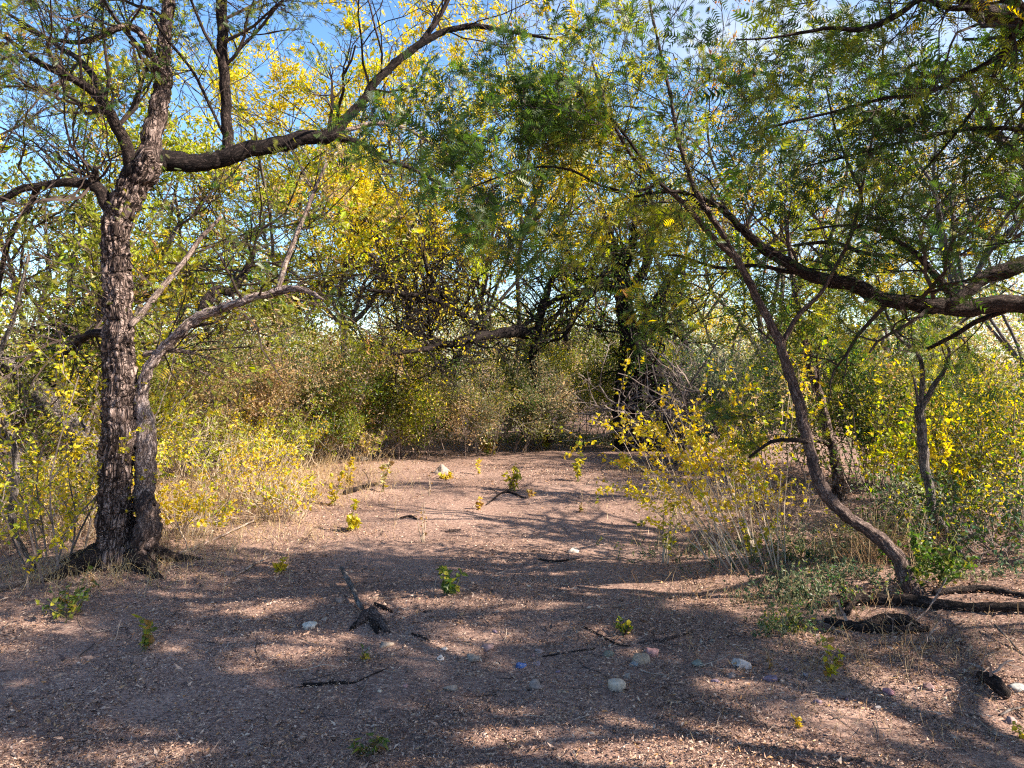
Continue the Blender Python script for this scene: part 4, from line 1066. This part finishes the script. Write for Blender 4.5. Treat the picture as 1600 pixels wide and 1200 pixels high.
# ------------------------------------------------------------------ ground cover and dry grass
def ground_cover():
    rng = np.random.default_rng(14)
    g = Geo(); gs = Geo()
    for (px, py, sx, sy, n, hh) in [(1250, 940, 0.20, 0.16, 230, 0.17), (1262, 870, 0.4, 0.25, 260, 0.08), (1330, 845, 0.45, 0.4, 320, 0.10), (1228, 985, 0.10, 0.08, 90, 0.12), (1300, 905, 0.2, 0.15, 110, 0.08), (1150, 860, 0.5, 0.3, 160, 0.08), (1490, 905, 0.4, 0.12, 120, 0.12), (780, 690, 0.9, 0.4, 500, 0.22), (870, 690, 0.7, 0.4, 500, 0.2), (940, 695, 0.5, 0.3, 300, 0.2)]:
        c = gp(px, py)
        k = rng.normal(0, 1, (n, 2)) * [sx, sy]
        x, y = c[0] + k[:, 0], c[1] + k[:, 1]
        P = np.stack([x, y, ground_z(x, y)], -1)
        L = hh * rng.uniform(0.4, 1.4, n)
        br = grow(rng, P, np.stack([rng.normal(0, 0.5, n), rng.normal(0, 0.5, n), np.ones(n)], -1), L, np.full(n, 0.0015), [], 0.2, -0.03, 5, 0.001)[0]
        tubes(gs, br[0], br[2], 3, np.tile(np.array([[0.10, 0.12, 0.06]]), (n, 1)))
        ix = rng.integers(0, n, n * 9); jj = rng.integers(1, 5, n * 9)
        PP = br[0][ix, jj]; DD = rng.normal(0, 1, (n * 9, 3)) + [0, 0, 0.3]
        leaves(g, rng, PP, DD, rng.uniform(0.014, 0.032, n * 9), leafcol(rng, PP, [(3, TEAL), (3, GREY_G), (1, EMER), (1, OLIVE)], 3.0), 0.5)
    for q in gs.V: pass
    g.V += gs.V; g.Q += [q + g.n for q in gs.Q]; g.C += gs.C; g.n += gs.n
    o = g.build('ground_cover', M_LEAF)
    tag(o, 'low grey-green herbs covering the shaded ground at the right', 'ground cover', kind='stuff')
    # dry grass
    g = Geo()
    for (px, py, sx, sy, n, hh, dk) in [(330, 800, 0.55, 0.5, 900, 0.30, 0), (430, 770, 0.7, 0.5, 900, 0.28, 0), (60, 830, 0.7, 0.5, 800, 0.26, 0), (500, 740, 0.6, 0.6, 500, 0.26, 0), (1370, 880, 0.25, 0.2, 300, 0.4, 1), (1120, 800, 0.5, 0.5, 420, 0.3, 0), (1440, 1000, 0.4, 0.15, 110, 0.12, 1), (1330, 1040, 0.35, 0.12, 160, 0.1, 1), (660, 690, 0.6, 0.4, 350, 0.25, 0), (600, 690, 0.8, 0.4, 500, 0.3, 0), (1350, 1120, 0.5, 0.2, 200, 0.05, 1), (250, 860, 0.4, 0.3, 420, 0.14, 0), (120, 900, 0.5, 0.2, 380, 0.14, 0), (400, 830, 0.5, 0.3, 380, 0.12, 0), (1150, 930, 0.5, 0.3, 260, 0.12, 1), (1080, 850, 0.25, 0.4, 200, 0.16, 0), (1300, 960, 0.4, 0.2, 200, 0.1, 1), (700, 700, 1.6, 0.6, 300, 0.1, 1), (1010, 740, 0.3, 0.3, 120, 0.15, 0), (1500, 1020, 0.4, 0.2, 100, 0.10, 1)]:
        c = gp(px, py)
        k = rng.normal(0, 1, (n, 2)) * [sx, sy]
        x, y = c[0] + k[:, 0], c[1] + k[:, 1]
        P = np.stack([x, y, ground_z(x, y) - 0.005], -1)
        br = grow(rng, P, np.stack([rng.normal(0, 0.45, n), rng.normal(0, 0.45, n), np.ones(n)], -1), hh * rng.uniform(0.4, 1.4, n), np.full(n, 0.0016), [(1, 0.4, 35, 0.4)], 0.13, -0.04, 5, 0.0011)
        cc = np.array([(0.56, 0.43, 0.25), (0.50, 0.34, 0.14), (0.40, 0.27, 0.13)]) if not dk else np.array([(0.36, 0.22, 0.10), (0.28, 0.16, 0.08), (0.40, 0.28, 0.15)])
        for pts, dirs, ra in br: tubes(g, pts, ra, 3, cc[rng.integers(0, 3, len(pts))])
    o = g.build('dry_grass', M_LITTER)
    tag(o, 'dry straw-coloured grass stalks around the bushes', 'dry grass', kind='stuff')
ground_cover()

# ------------------------------------------------------------------ seedlings with single leaves
_leaf_mesh = {}
def leaf_mesh(c, long=False):
    k = (c, long)
    if k not in _leaf_mesh:
        g = Geo(); rng = np.random.default_rng(len(_leaf_mesh) + 3)
        for j in range(1):
            broad_leaves(g, rng, np.zeros((1, 3)), np.array([[1.0, 0, 0.0]]), 1.0, np.array([c]))
        o = g.build('leaf', M_LEAF); _leaf_mesh[k] = o.data
        if long:
            for v in o.data.vertices: v.co.y *= 0.55; v.co.z *= 0.55
        bpy.data.objects.remove(o)
    return _leaf_mesh[k]

def seedling(label, px, py, hpx, wpx, cols, nl, seed, lpx=12, stems=3, group='seedlings on the clearing floor', stem_mat=M_TWIG_GREEN, name='seedling', bare=0.25, cat='seedling', long=False):
    b = gp(px, py); sc = b[1] / F_PX
    h, w, ls = hpx * sc, wpx * sc, (lpx - 0.5) * sc
    o = thing(name, label, cat, b, group); rng = np.random.default_rng(seed)
    m = stems
    az = rng.uniform(0, 6.283, m)
    D = np.stack([np.cos(az) * w / h * 0.5, np.sin(az) * w / h * 0.5, np.ones(m)], -1)
    P = np.repeat(b[None], m, 0) + rng.normal(0, w * 0.08, (m, 3)) * [1, 1, 0]; P[:, 2] -= 0.01
    br = grow(rng, P, D, h * np.concatenate([[1.0], rng.uniform(0.5, 0.95, m - 1)]), np.full(m, max(0.0018, 0.012 * h)), [], 0.1, 0.02, 8, 0.0012)[0]
    g = Geo(); tubes(g, br[0], br[2], 4); g.build('stem', stem_mat, o)
    nl = int(nl * 2.0)
    for i in range(nl):
        s_ = rng.integers(0, m); t = bare + (1 - bare) * (i + rng.uniform(0, 1)) / nl
        q = t * 6.999; i0 = int(q); p = br[0][s_, i0] * (1 - q + i0) + br[0][s_, i0 + 1] * (q - i0)
        c = cols[rng.integers(0, len(cols))]
        lf = bpy.data.objects.new('leaf', leaf_mesh(c, long)); COL.objects.link(lf); lf.parent = o
        lf.location = p - b
        k = ls * rng.uniform(0.7, 1.25); lf.scale = (k, k, k)
        lf.rotation_euler = (rng.normal(0, 0.5), rng.normal(0.25, 0.45), rng.uniform(0, 6.283))
    return o

G1, G2, G3 = (0.06, 0.11, 0.022), (0.11, 0.15, 0.028), (0.22, 0.23, 0.035)
Y1, Y2, Y3 = (0.50, 0.42, 0.03), (0.52, 0.36, 0.03), (0.36, 0.34, 0.04)
B1, B2 = (0.30, 0.17, 0.05), (0.22, 0.12, 0.05)
seedling('small green plant alone in the middle of the clearing', 703, 930, 62, 40, [G1, G1, G2, G2, Y3], 42, 401, 13, 5)
seedling('green-brown plant in the shade at lower left', 226, 1018, 66, 40, [G2, Y3, B1, G3], 34, 402, 12, 5)
seedling('wide leafy green clump in front of the left tree', 105, 965, 92, 120, [G1, G2, G3, Y3, B1], 62, 403, 10, 14, cat='plant', name='leafy_clump')
seedling('tiny bright yellow seedling left of the gnarled root', 440, 895, 30, 30, [Y1, Y2], 22, 404, 9, 4)
seedling('yellow plant at the left edge of the sunlit patch', 549, 830, 58, 30, [Y1, Y1, Y3], 34, 405, 10, 4)
seedling('thin pale-topped seedling behind the dark short log', 597, 768, 58, 12, [Y1, (0.5, 0.45, 0.2), B1], 16, 406, 8, 2)
seedling('yellow-green plant in the middle distance near the centre', 799, 767, 46, 40, [Y1, Y3, G3], 40, 407, 9, 5)
seedling('upright yellow-green seedling far right of the middle plant', 903, 752, 56, 22, [Y1, Y3, G3], 32, 408, 8, 3)
seedling('little yellowish tuft right below the gnarled root', 568, 1032, 26, 26, [Y2, G2, B1], 14, 409, 9, 4)
seedling('low green tuft above the stones', 978, 990, 32, 32, [G1, G2, Y1], 30, 410, 10, 5)
seedling('tall green and yellow seedling at lower right', 1290, 1064, 70, 26, [G3, Y3, Y1, B1], 26, 411, 12, 2)
seedling('tiny yellow sprout at lower right', 1248, 1138, 30, 14, [Y1, Y2], 9, 412, 9, 2)
seedling('wide green grassy tuft at the bottom edge', 568, 1178, 46, 74, [G1, G2, G3, B2], 46, 413, 15, 9, long=True, cat='plant', name='grassy_tuft')
seedling('yellow seedling second from the left bush edge', 490, 785, 60, 26, [Y1, Y1, (0.5, 0.45, 0.15)], 30, 414, 9, 3)
seedling('yellow seedling just left of the dark short log', 522, 790, 60, 26, [Y1, Y2, Y3], 30, 415, 9, 3)
seedling('yellow seedling directly behind the dark short log', 546, 762, 52, 20, [Y1, Y2], 24, 416, 8, 3)
seedling('dry brown stalk plant in the bright sunlit patch', 660, 848, 72, 26, [B1, B2], 10, 417, 6, 4, stem_mat=M_TWIG_PALE)
seedling('dry leafless stalk behind the sunlit patch', 671, 775, 48, 10, [B1], 3, 418, 5, 2, stem_mat=M_TWIG_PALE)
seedling('low yellow strip of leaves in front of the grey boulder', 700, 748, 18, 60, [Y1, Y2], 26, 419, 8, 8)
seedling('tiny yellow sprout right of the strip of leaves', 748, 742, 28, 8, [Y1, Y2], 8, 420, 7, 1)
seedling('small brown-yellow sprout between centre plants', 748, 797, 24, 18, [Y2, B1], 10, 421, 8, 2)
seedling('brown and gold sprout right of the middle plant', 833, 776, 20, 22, [B1, Y2], 10, 422, 7, 3)
seedling('small brown sprout in the right of the clearing', 910, 800, 18, 12, [B1, Y3], 6, 423, 7, 2)
seedling('thin yellow spike below the arching shrub', 1175, 880, 90, 20, [Y1, Y3, G3], 34, 424, 9, 2)
seedling('pale yellow-green spike at the left edge of the arching shrub', 1040, 880, 115, 34, [Y3, G3, Y1, (0.4, 0.36, 0.16)], 46, 425, 9, 4, stem_mat=M_TWIG_PALE)
seedling('small green sprout on the sunlit bare mound', 1000, 822, 14, 14, [G1, G2], 8, 426, 7, 3)
seedling('yellow sprout at the lower right corner', 1592, 1150, 30, 22, [Y3, Y1], 10, 427, 10, 3)
seedling('green and rust plant at the far edge of the floor', 762, 712, 48, 44, [G2, B1, Y3], 40, 428, 8, 6)
seedling('leafy yellow-green plant under the gnarled tree', 958, 692, 70, 26, [Y3, G3, Y1], 40, 429, 8, 4)
seedling('green sprout at the far edge between two dark shrubs', 818, 695, 40, 24, [G2, G3], 24, 430, 8, 4)
seedling('yellowing plant at the far edge beside the drooping stem', 855, 702, 40, 30, [Y3, Y1, G3], 26, 431, 8, 4)
seedling('small rusty plant at the right rim of the herbs', 1205, 1045, 28, 14, [B1, B2], 7, 432, 8, 3, stem_mat=M_TWIG_PALE)

# ------------------------------------------------------------------ stones
def ico(sub):
    import bmesh
    bm = bmesh.new(); bmesh.ops.create_icosphere(bm, subdivisions=sub, radius=1.0)
    V = np.array([v.co[:] for v in bm.verts]); T = np.array([[v.index for v in f.verts] for f in bm.faces]); bm.free()
    return V, T
ICO3, ICO2 = ico(3), ico(2)

def stone(label, px, py, wpx, hpx, c, seed, rough=0.28, name='stone', cat='stone', group='stones on the clearing floor', cut=0.0):
    b = gp(px, py + hpx * 0.35); sc = b[1] / F_PX
    V, T = ICO3
    V = V.copy(); rng = np.random.default_rng(seed); off = rng.uniform(0, 50, 3)
    for i, v in enumerate(V):
        f = 1 + rough * mnoise.noise(Vector(v * 1.3 + off)) * 2 + rough * 0.5 * mnoise.noise(Vector(v * 3.5 + off))
        V[i] = v * f
    for _ in range(int(6 + cut * 4)):   # a few worn flat faces
        nn = nrm(rng.normal(0, 1, 3)); dd = V @ nn; lim = rng.uniform(0.55, 0.82)
        ex = np.maximum(dd - lim, 0); V -= ex[:, None] * nn * 0.9
    V *= np.array([wpx * 0.5, wpx * 0.5 * rng.uniform(0.7, 1.0), hpx * 0.62]) * sc
    ca, sa = math.cos(rng.uniform(-0.5, 0.5)), math.sin(rng.uniform(-0.5, 0.5))
    V = V + b + [0, 0, hpx * sc * 0.1]
    c = tuple(x * y for x, y in zip(c, (0.80, 0.72, 0.64)))
    g = Geo(); g.add(V, T=T)
    o = g.build(name, stone_material(c), origin=b, smooth=cut < 0.5)
    tag(o, label, cat, group)
WHT, GRY, TANS = (0.60, 0.53, 0.45), (0.32, 0.28, 0.25), (0.42, 0.33, 0.25)
PNK, PUR, BLG, GRN_ = (0.42, 0.25, 0.26), (0.26, 0.19, 0.28), (0.26, 0.30, 0.34), (0.28, 0.30, 0.26)
for a in [
    ('pale rounded stone alone left of the gnarled root', 481, 975, 24, 15, (0.66, 0.64, 0.60), 501),
    ('angular cream rock, the largest among the stones', 964, 1068, 32, 30, (0.58, 0.50, 0.42), 502, 0.2),
    ('round grey pebble touching the cream rock', 979, 1055, 16, 12, GRY, 503),
    ('flat tan stone behind the round grey pebble', 1001, 1028, 36, 15, TANS, 504),
    ('pink lumpy stone behind the flat tan stone', 1018, 1017, 26, 13, PNK, 505),
    ('slate-blue pebble in front of the flat tan stone', 990, 1037, 16, 8, BLG, 506),
    ('smooth grey-green cobble right of the pink stone', 1090, 1035, 22, 12, GRN_, 507),
    ('white and grey rough rock at right of the stones', 1160, 1034, 34, 17, (0.55, 0.52, 0.53), 508, 0.26),
    ('grey-green stone right of the tiny white pebbles', 739, 1026, 24, 13, GRY, 509),
    ('small bright white pebble left of centre', 688, 1027, 12, 10, (0.68, 0.64, 0.62), 510),
    ('flat grey stone sunk in the litter at centre', 705, 1074, 24, 10, GRY, 511),
    ('grey-brown lumpy stone below the blue one', 838, 1070, 24, 16, (0.30, 0.25, 0.24), 512),
    ('lilac pebble just right of the blue stone', 838, 1036, 14, 9, (0.36, 0.27, 0.30), 513),
    ('vivid blue small stone among the litter', 813, 1038, 17, 12, (0.06, 0.14, 0.42), 514),
    ('flat purple stone right of the rough white rock', 1206, 1058, 26, 9, PUR, 515),
    ('tiny lilac pebble right of the flat purple stone', 1259, 1053, 10, 8, (0.42, 0.38, 0.45), 516),
    ('magenta-tinted stone at lower right', 1388, 1079, 18, 13, (0.38, 0.20, 0.25), 517),
    ('dull mauve stone right of the magenta one', 1451, 1071, 20, 11, (0.28, 0.18, 0.19), 518),
    ('brown flattish stone between seedling and magenta stone', 1318, 1085, 24, 11, (0.30, 0.22, 0.19), 519),
    ('grey squared rock at the right edge', 1590, 1072, 34, 14, (0.34, 0.36, 0.38), 520),
    ('mauve-grey stone in the lower right corner', 1580, 1124, 20, 14, (0.32, 0.24, 0.25), 521),
    ('small pale grey pebble below the magenta stone', 1370, 1105, 14, 9, (0.42, 0.40, 0.42), 522),
    ('whitish flat stone at the edge of the sunlit patch', 896, 859, 24, 11, (0.52, 0.47, 0.44), 523),
    ('grey boulder half sunk at the back of the floor', 690, 732, 28, 17, (0.36, 0.31, 0.28), 524),
    ('pale grey stone at the back left of the floor', 563, 716, 26, 9, (0.38, 0.35, 0.34), 525),
    ('greenish pebble left of the flat tan stone', 951, 1020, 22, 10, (0.25, 0.25, 0.2), 526),
    ('pinkish pebble behind the blue stone', 843, 1016, 16, 8, (0.42, 0.32, 0.31), 527),
    ('dim pinkish stone beside the pale end of the gnarled root', 530, 937, 16, 13, (0.34, 0.25, 0.22), 528),
    ('purple pebble right of the greenish cobble', 1118, 1063, 14, 8, (0.32, 0.25, 0.34), 529),
    ('grey pebble directly behind the flat purple stone', 1142, 1054, 15, 9, (0.25, 0.22, 0.22), 530),
    ('faint tan stone right of the yellowish tuft', 605, 1005, 26, 8, (0.40, 0.34, 0.29), 531),
    ('white chip left of the grey-green stone', 695, 1013, 10, 6, (0.66, 0.62, 0.6), 532),
    ('pink flattish stone behind the grey-green stone', 762, 1010, 26, 10, (0.40, 0.27, 0.27), 533),
    ('mauve pebble left of the brown flattish stone', 1277, 1096, 14, 9, (0.34, 0.25, 0.30), 534),
]:
    stone(*a)
rng = np.random.default_rng(600)
for i in range(30):
    px, py = rng.uniform(560, 1560), rng.uniform(985, 1100)
    if rng.uniform() < 0.4: px, py = rng.normal(1000, 220), rng.normal(1035, 25)
    c = [GRY, TANS, PNK, WHT, TANS, PUR][rng.integers(0, 6)]
    stone('small pebble half hidden in the leaf litter among the larger stones', px, py, rng.uniform(5, 10), rng.uniform(3.5, 6), c, 700 + i, name='pebble', cat='pebble', group='pebbles in the litter')

# ------------------------------------------------------------------ fallen wood
def stick(label, tr, mat, seed, name='stick', group='sticks on the clearing floor', cat='stick', sides=10, lump=0.2, twigs=3, lift=0.0, fissure=0.0, tm=M_TWIG, L=0.15):
    P, R = [], []
    for q in tr:
        p = gp(q[0], q[1]); r = q[2] * 0.5 * p[1] / F_PX
        p[2] += r * 0.7 + lift + (q[3] if len(q) > 3 else 0); P.append(p); R.append(r)
    b = np.array(P[0]); T = Tree(name, label, b, seed, mat, tm, cat, group)
    T.limb('bough', np.array(P), np.array(R) * 0.85, sides=sides, step=0.02, lump=lump, fissure=fissure)
    if twigs: T.on_limb(0, twigs, 0.2, 0.95, L, [(2, 0.5, 45, 0.3)], 0.1, r=0.4)
    T.finish(0, None)
    return T
# gnarled root
T = stick('gnarled grey root with a raised pale end left of centre', [(533, 903, 7, 0.06), (540, 916, 9, 0.055), (550, 932, 11, 0.045), (558, 946, 10, 0.03), (566, 958, 9, 0.02)], M_BARK_GREY, 801, name='gnarled_root', cat='root', group='dead wood on the clearing floor', lump=0.35, sides=16, fissure=0.004, twigs=0)
for k_, tr_ in enumerate(([(556, 982, 5), (566, 972, 12), (578, 968, 22), (592, 974, 18), (607, 990, 8)], [(548, 985, 3), (560, 974, 6), (574, 964, 9), (586, 952, 5)], [(570, 962, 10), (584, 978, 14), (590, 992, 6)])):
    Pk = np.array([gp(a_, b_) for a_, b_, _ in tr_]); Rk = np.array([w_ * 0.5 * p_[1] / F_PX for (_, _, w_), p_ in zip(tr_, Pk)])
    Pk[:, 2] += Rk * 0.8
    T.limb('root_stub', Pk, Rk, mat=M_BARK_DARK if k_ else M_BARK_RED, sides=18, step=0.012, lump=0.7, fissure=0.012)
stick('broken chip of wood lying right of the gnarled root', [(585, 945, 6), (600, 952, 8), (615, 957, 4)], M_BARK_DARK, 802, twigs=1)
stick('black thin stick lying below the gnarled root', [(472, 1073, 7), (500, 1071, 6), (530, 1068, 6), (552, 1068, 4), (575, 1058, 3), (604, 1045, 2)], M_BARK_DARK, 803)
stick('thin forked stick lying behind the stones', [(912, 980, 3), (940, 995, 4), (965, 1008, 4), (985, 1010, 3)], M_BARK_DARK, 804)
stick('long brown stick right behind the flat tan stone', [(998, 1006, 3), (1020, 1004, 5), (1050, 998, 5), (1082, 989, 3)], M_BARK_RED, 805)
stick('thin dark stick crossing left of the pink stone', [(850, 1026, 3), (880, 1022, 4), (930, 1014, 3)], M_BARK_DARK, 806)
stick('dark short log lying behind the yellow seedlings', [(538, 772, 9), (560, 766, 9), (590, 758, 6)], M_BARK_DARK, 807, name='log', cat='log', group='dead wood on the clearing floor', twigs=1)
stick('pale sunlit log lying across the far edge of the floor', [(665, 676, 7), (690, 678, 8), (722, 673, 7), (745, 666, 4)], M_BARK_PALE, 808, name='log', cat='log', group='dead wood on the clearing floor', twigs=5, L=0.4)
stick('pale log end poking in at the left edge', [(-20, 930, 14), (15, 920, 13), (48, 906, 11)], M_BARK_PALE, 809, name='log', cat='log', group='dead wood on the clearing floor', twigs=0)
stick('short black twig left of the dry stalk plant', [(627, 810, 4), (640, 808, 5), (652, 812, 3)], M_BARK_DARK, 810, twigs=1)
stick('brown bark piece in the bright sunlit patch', [(698, 832, 5), (710, 831, 6), (720, 830, 5)], M_BARK_RED, 811, twigs=0)
stick('thin black twig right of the gnarled root', [(645, 992, 4), (660, 996, 5), (672, 1003, 3)], M_BARK_DARK, 812, twigs=1)
stick('pale thin stick lying below the black stick', [(575, 1062, 3), (562, 1090, 3), (553, 1115, 2)], M_BARK_PALE, 813, twigs=0)
stick('long pale fallen branch right of the left stump', [(232, 890, 5), (280, 868, 6), (330, 846, 5), (380, 826, 4, 0.02), (420, 808, 3, 0.03)], M_BARK_PALE, 814, L=0.4, twigs=5, tm=M_TWIG_GREY)
stick('dry grey branch lying beside the yellow seedling at left', [(360, 905, 4), (400, 882, 4), (432, 866, 3)], M_BARK_PALE, 815, L=0.25, tm=M_TWIG_GREY)
stick('dark low branch across the middle of the floor', [(760, 790, 3), (790, 770, 4), (822, 780, 3)], M_BARK_DARK, 816, L=0.3, twigs=6)
stick('crooked dark twig in front of the whitish flat stone', [(843, 875, 4), (870, 878, 4), (905, 874, 3)], M_BARK_DARK, 817, L=0.2, twigs=4)
# wood heap at the right
HEAP = 'fallen wood heaped under the leaning tree'
for i, (lab, tr, m) in enumerate([
    ('thick rotten black log at the back of the wood heap', [(1265, 952, 14), (1310, 947, 22), (1360, 944, 26), (1420, 946, 22), (1500, 952, 18), (1620, 958, 18)], M_BARK_DARK),
    ('lumpy dark log lying at the front of the wood heap', [(1345, 986, 18), (1375, 980, 26), (1410, 978, 24), (1436, 982, 12)], M_BARK_DARK),
    ('long dark branch lying along the very front of the wood heap', [(1290, 975, 14), (1340, 985, 20), (1400, 990, 16), (1450, 985, 10)], M_BARK_DARK),
    ('pale-ended stick in front of the wood heap', [(1278, 982, 9, 0.03), (1300, 990, 9, 0.02), (1330, 998, 6)], M_BARK_PALE),
    ('thin straight pale stick in front of the wood heap', [(1360, 1008, 4), (1390, 1007, 5), (1420, 1006, 4)], M_BARK_PALE),
    ('bent pale branch rising from the front of the wood heap', [(1392, 995, 4, 0.0), (1440, 972, 5, 0.03), (1462, 955, 5, 0.08), (1478, 940, 4, 0.14)], M_BARK_PALE),
    ('curved tan stick leaning right of the wood heap', [(1432, 1018, 4), (1450, 1004, 5, 0.03), (1470, 985, 5, 0.05)], M_BARK_PALE),
    ('dark branch lying right behind the wood heap', [(1460, 930, 12), (1530, 925, 14), (1610, 935, 12)], M_BARK_DARK),
    ('short upright snag in the wood heap', [(1322, 962, 12), (1334, 952, 10, 0.04), (1346, 946, 6, 0.06)], M_BARK_DARK),
    ('rotten bark chunk at the right edge near the grey rock', [(1530, 1062, 14, 0.01), (1552, 1078, 26, 0.01), (1575, 1092, 18)], M_BARK_DARK),
    ('pale stick by the rotten bark chunk', [(1515, 1045, 5, 0.02), (1535, 1054, 6, 0.02), (1555, 1060, 4)], M_BARK_PALE),
    ('dark stick at the lower right corner', [(1565, 1118, 5), (1585, 1110, 6), (1615, 1104, 5)], M_BARK_GREY),
    ('thin dark twig pointing down at the right edge', [(1555, 990, 4, 0.04), (1575, 1005, 4, 0.02), (1600, 1025, 3)], M_BARK_GREY),
]):
    stick(lab, tr, m, 830 + i, name='fallen_branch' if i not in (0, 1) else 'log', cat='fallen branch' if i not in (0, 1) else 'log', group=HEAP, lump=0.35, sides=14, twigs=0 if i in (0, 1, 8) else 2, L=0.16, tm=M_TWIG_GREY, fissure=0.006)

# broken stump under the arching shrub
def broken_stump():
    b = gp(1190, 800); d = b[1]
    T = Tree('broken_stump', 'short leaning stump with a pale splintered side behind the arching shrub', b, 860, M_BARK_RED, M_TWIG_GREY, 'stump')
    P, R = trace([(1205, 812, 34), (1198, 795, 30), (1188, 770, 26), (1176, 745, 20)], d, d)
    T.limb('bole', P, R, sides=24, step=0.02, lump=0.35, fissure=0.01)
    P, R = trace([(1206, 790, 14), (1196, 768, 14), (1186, 744, 9), (1180, 732, 3)], d - 0.05, d - 0.05)
    T.limb('splinter', P, R, mat=M_BARK_PALE, sides=14, step=0.02, lump=0.4)
    T.finish(0, None)
broken_stump()
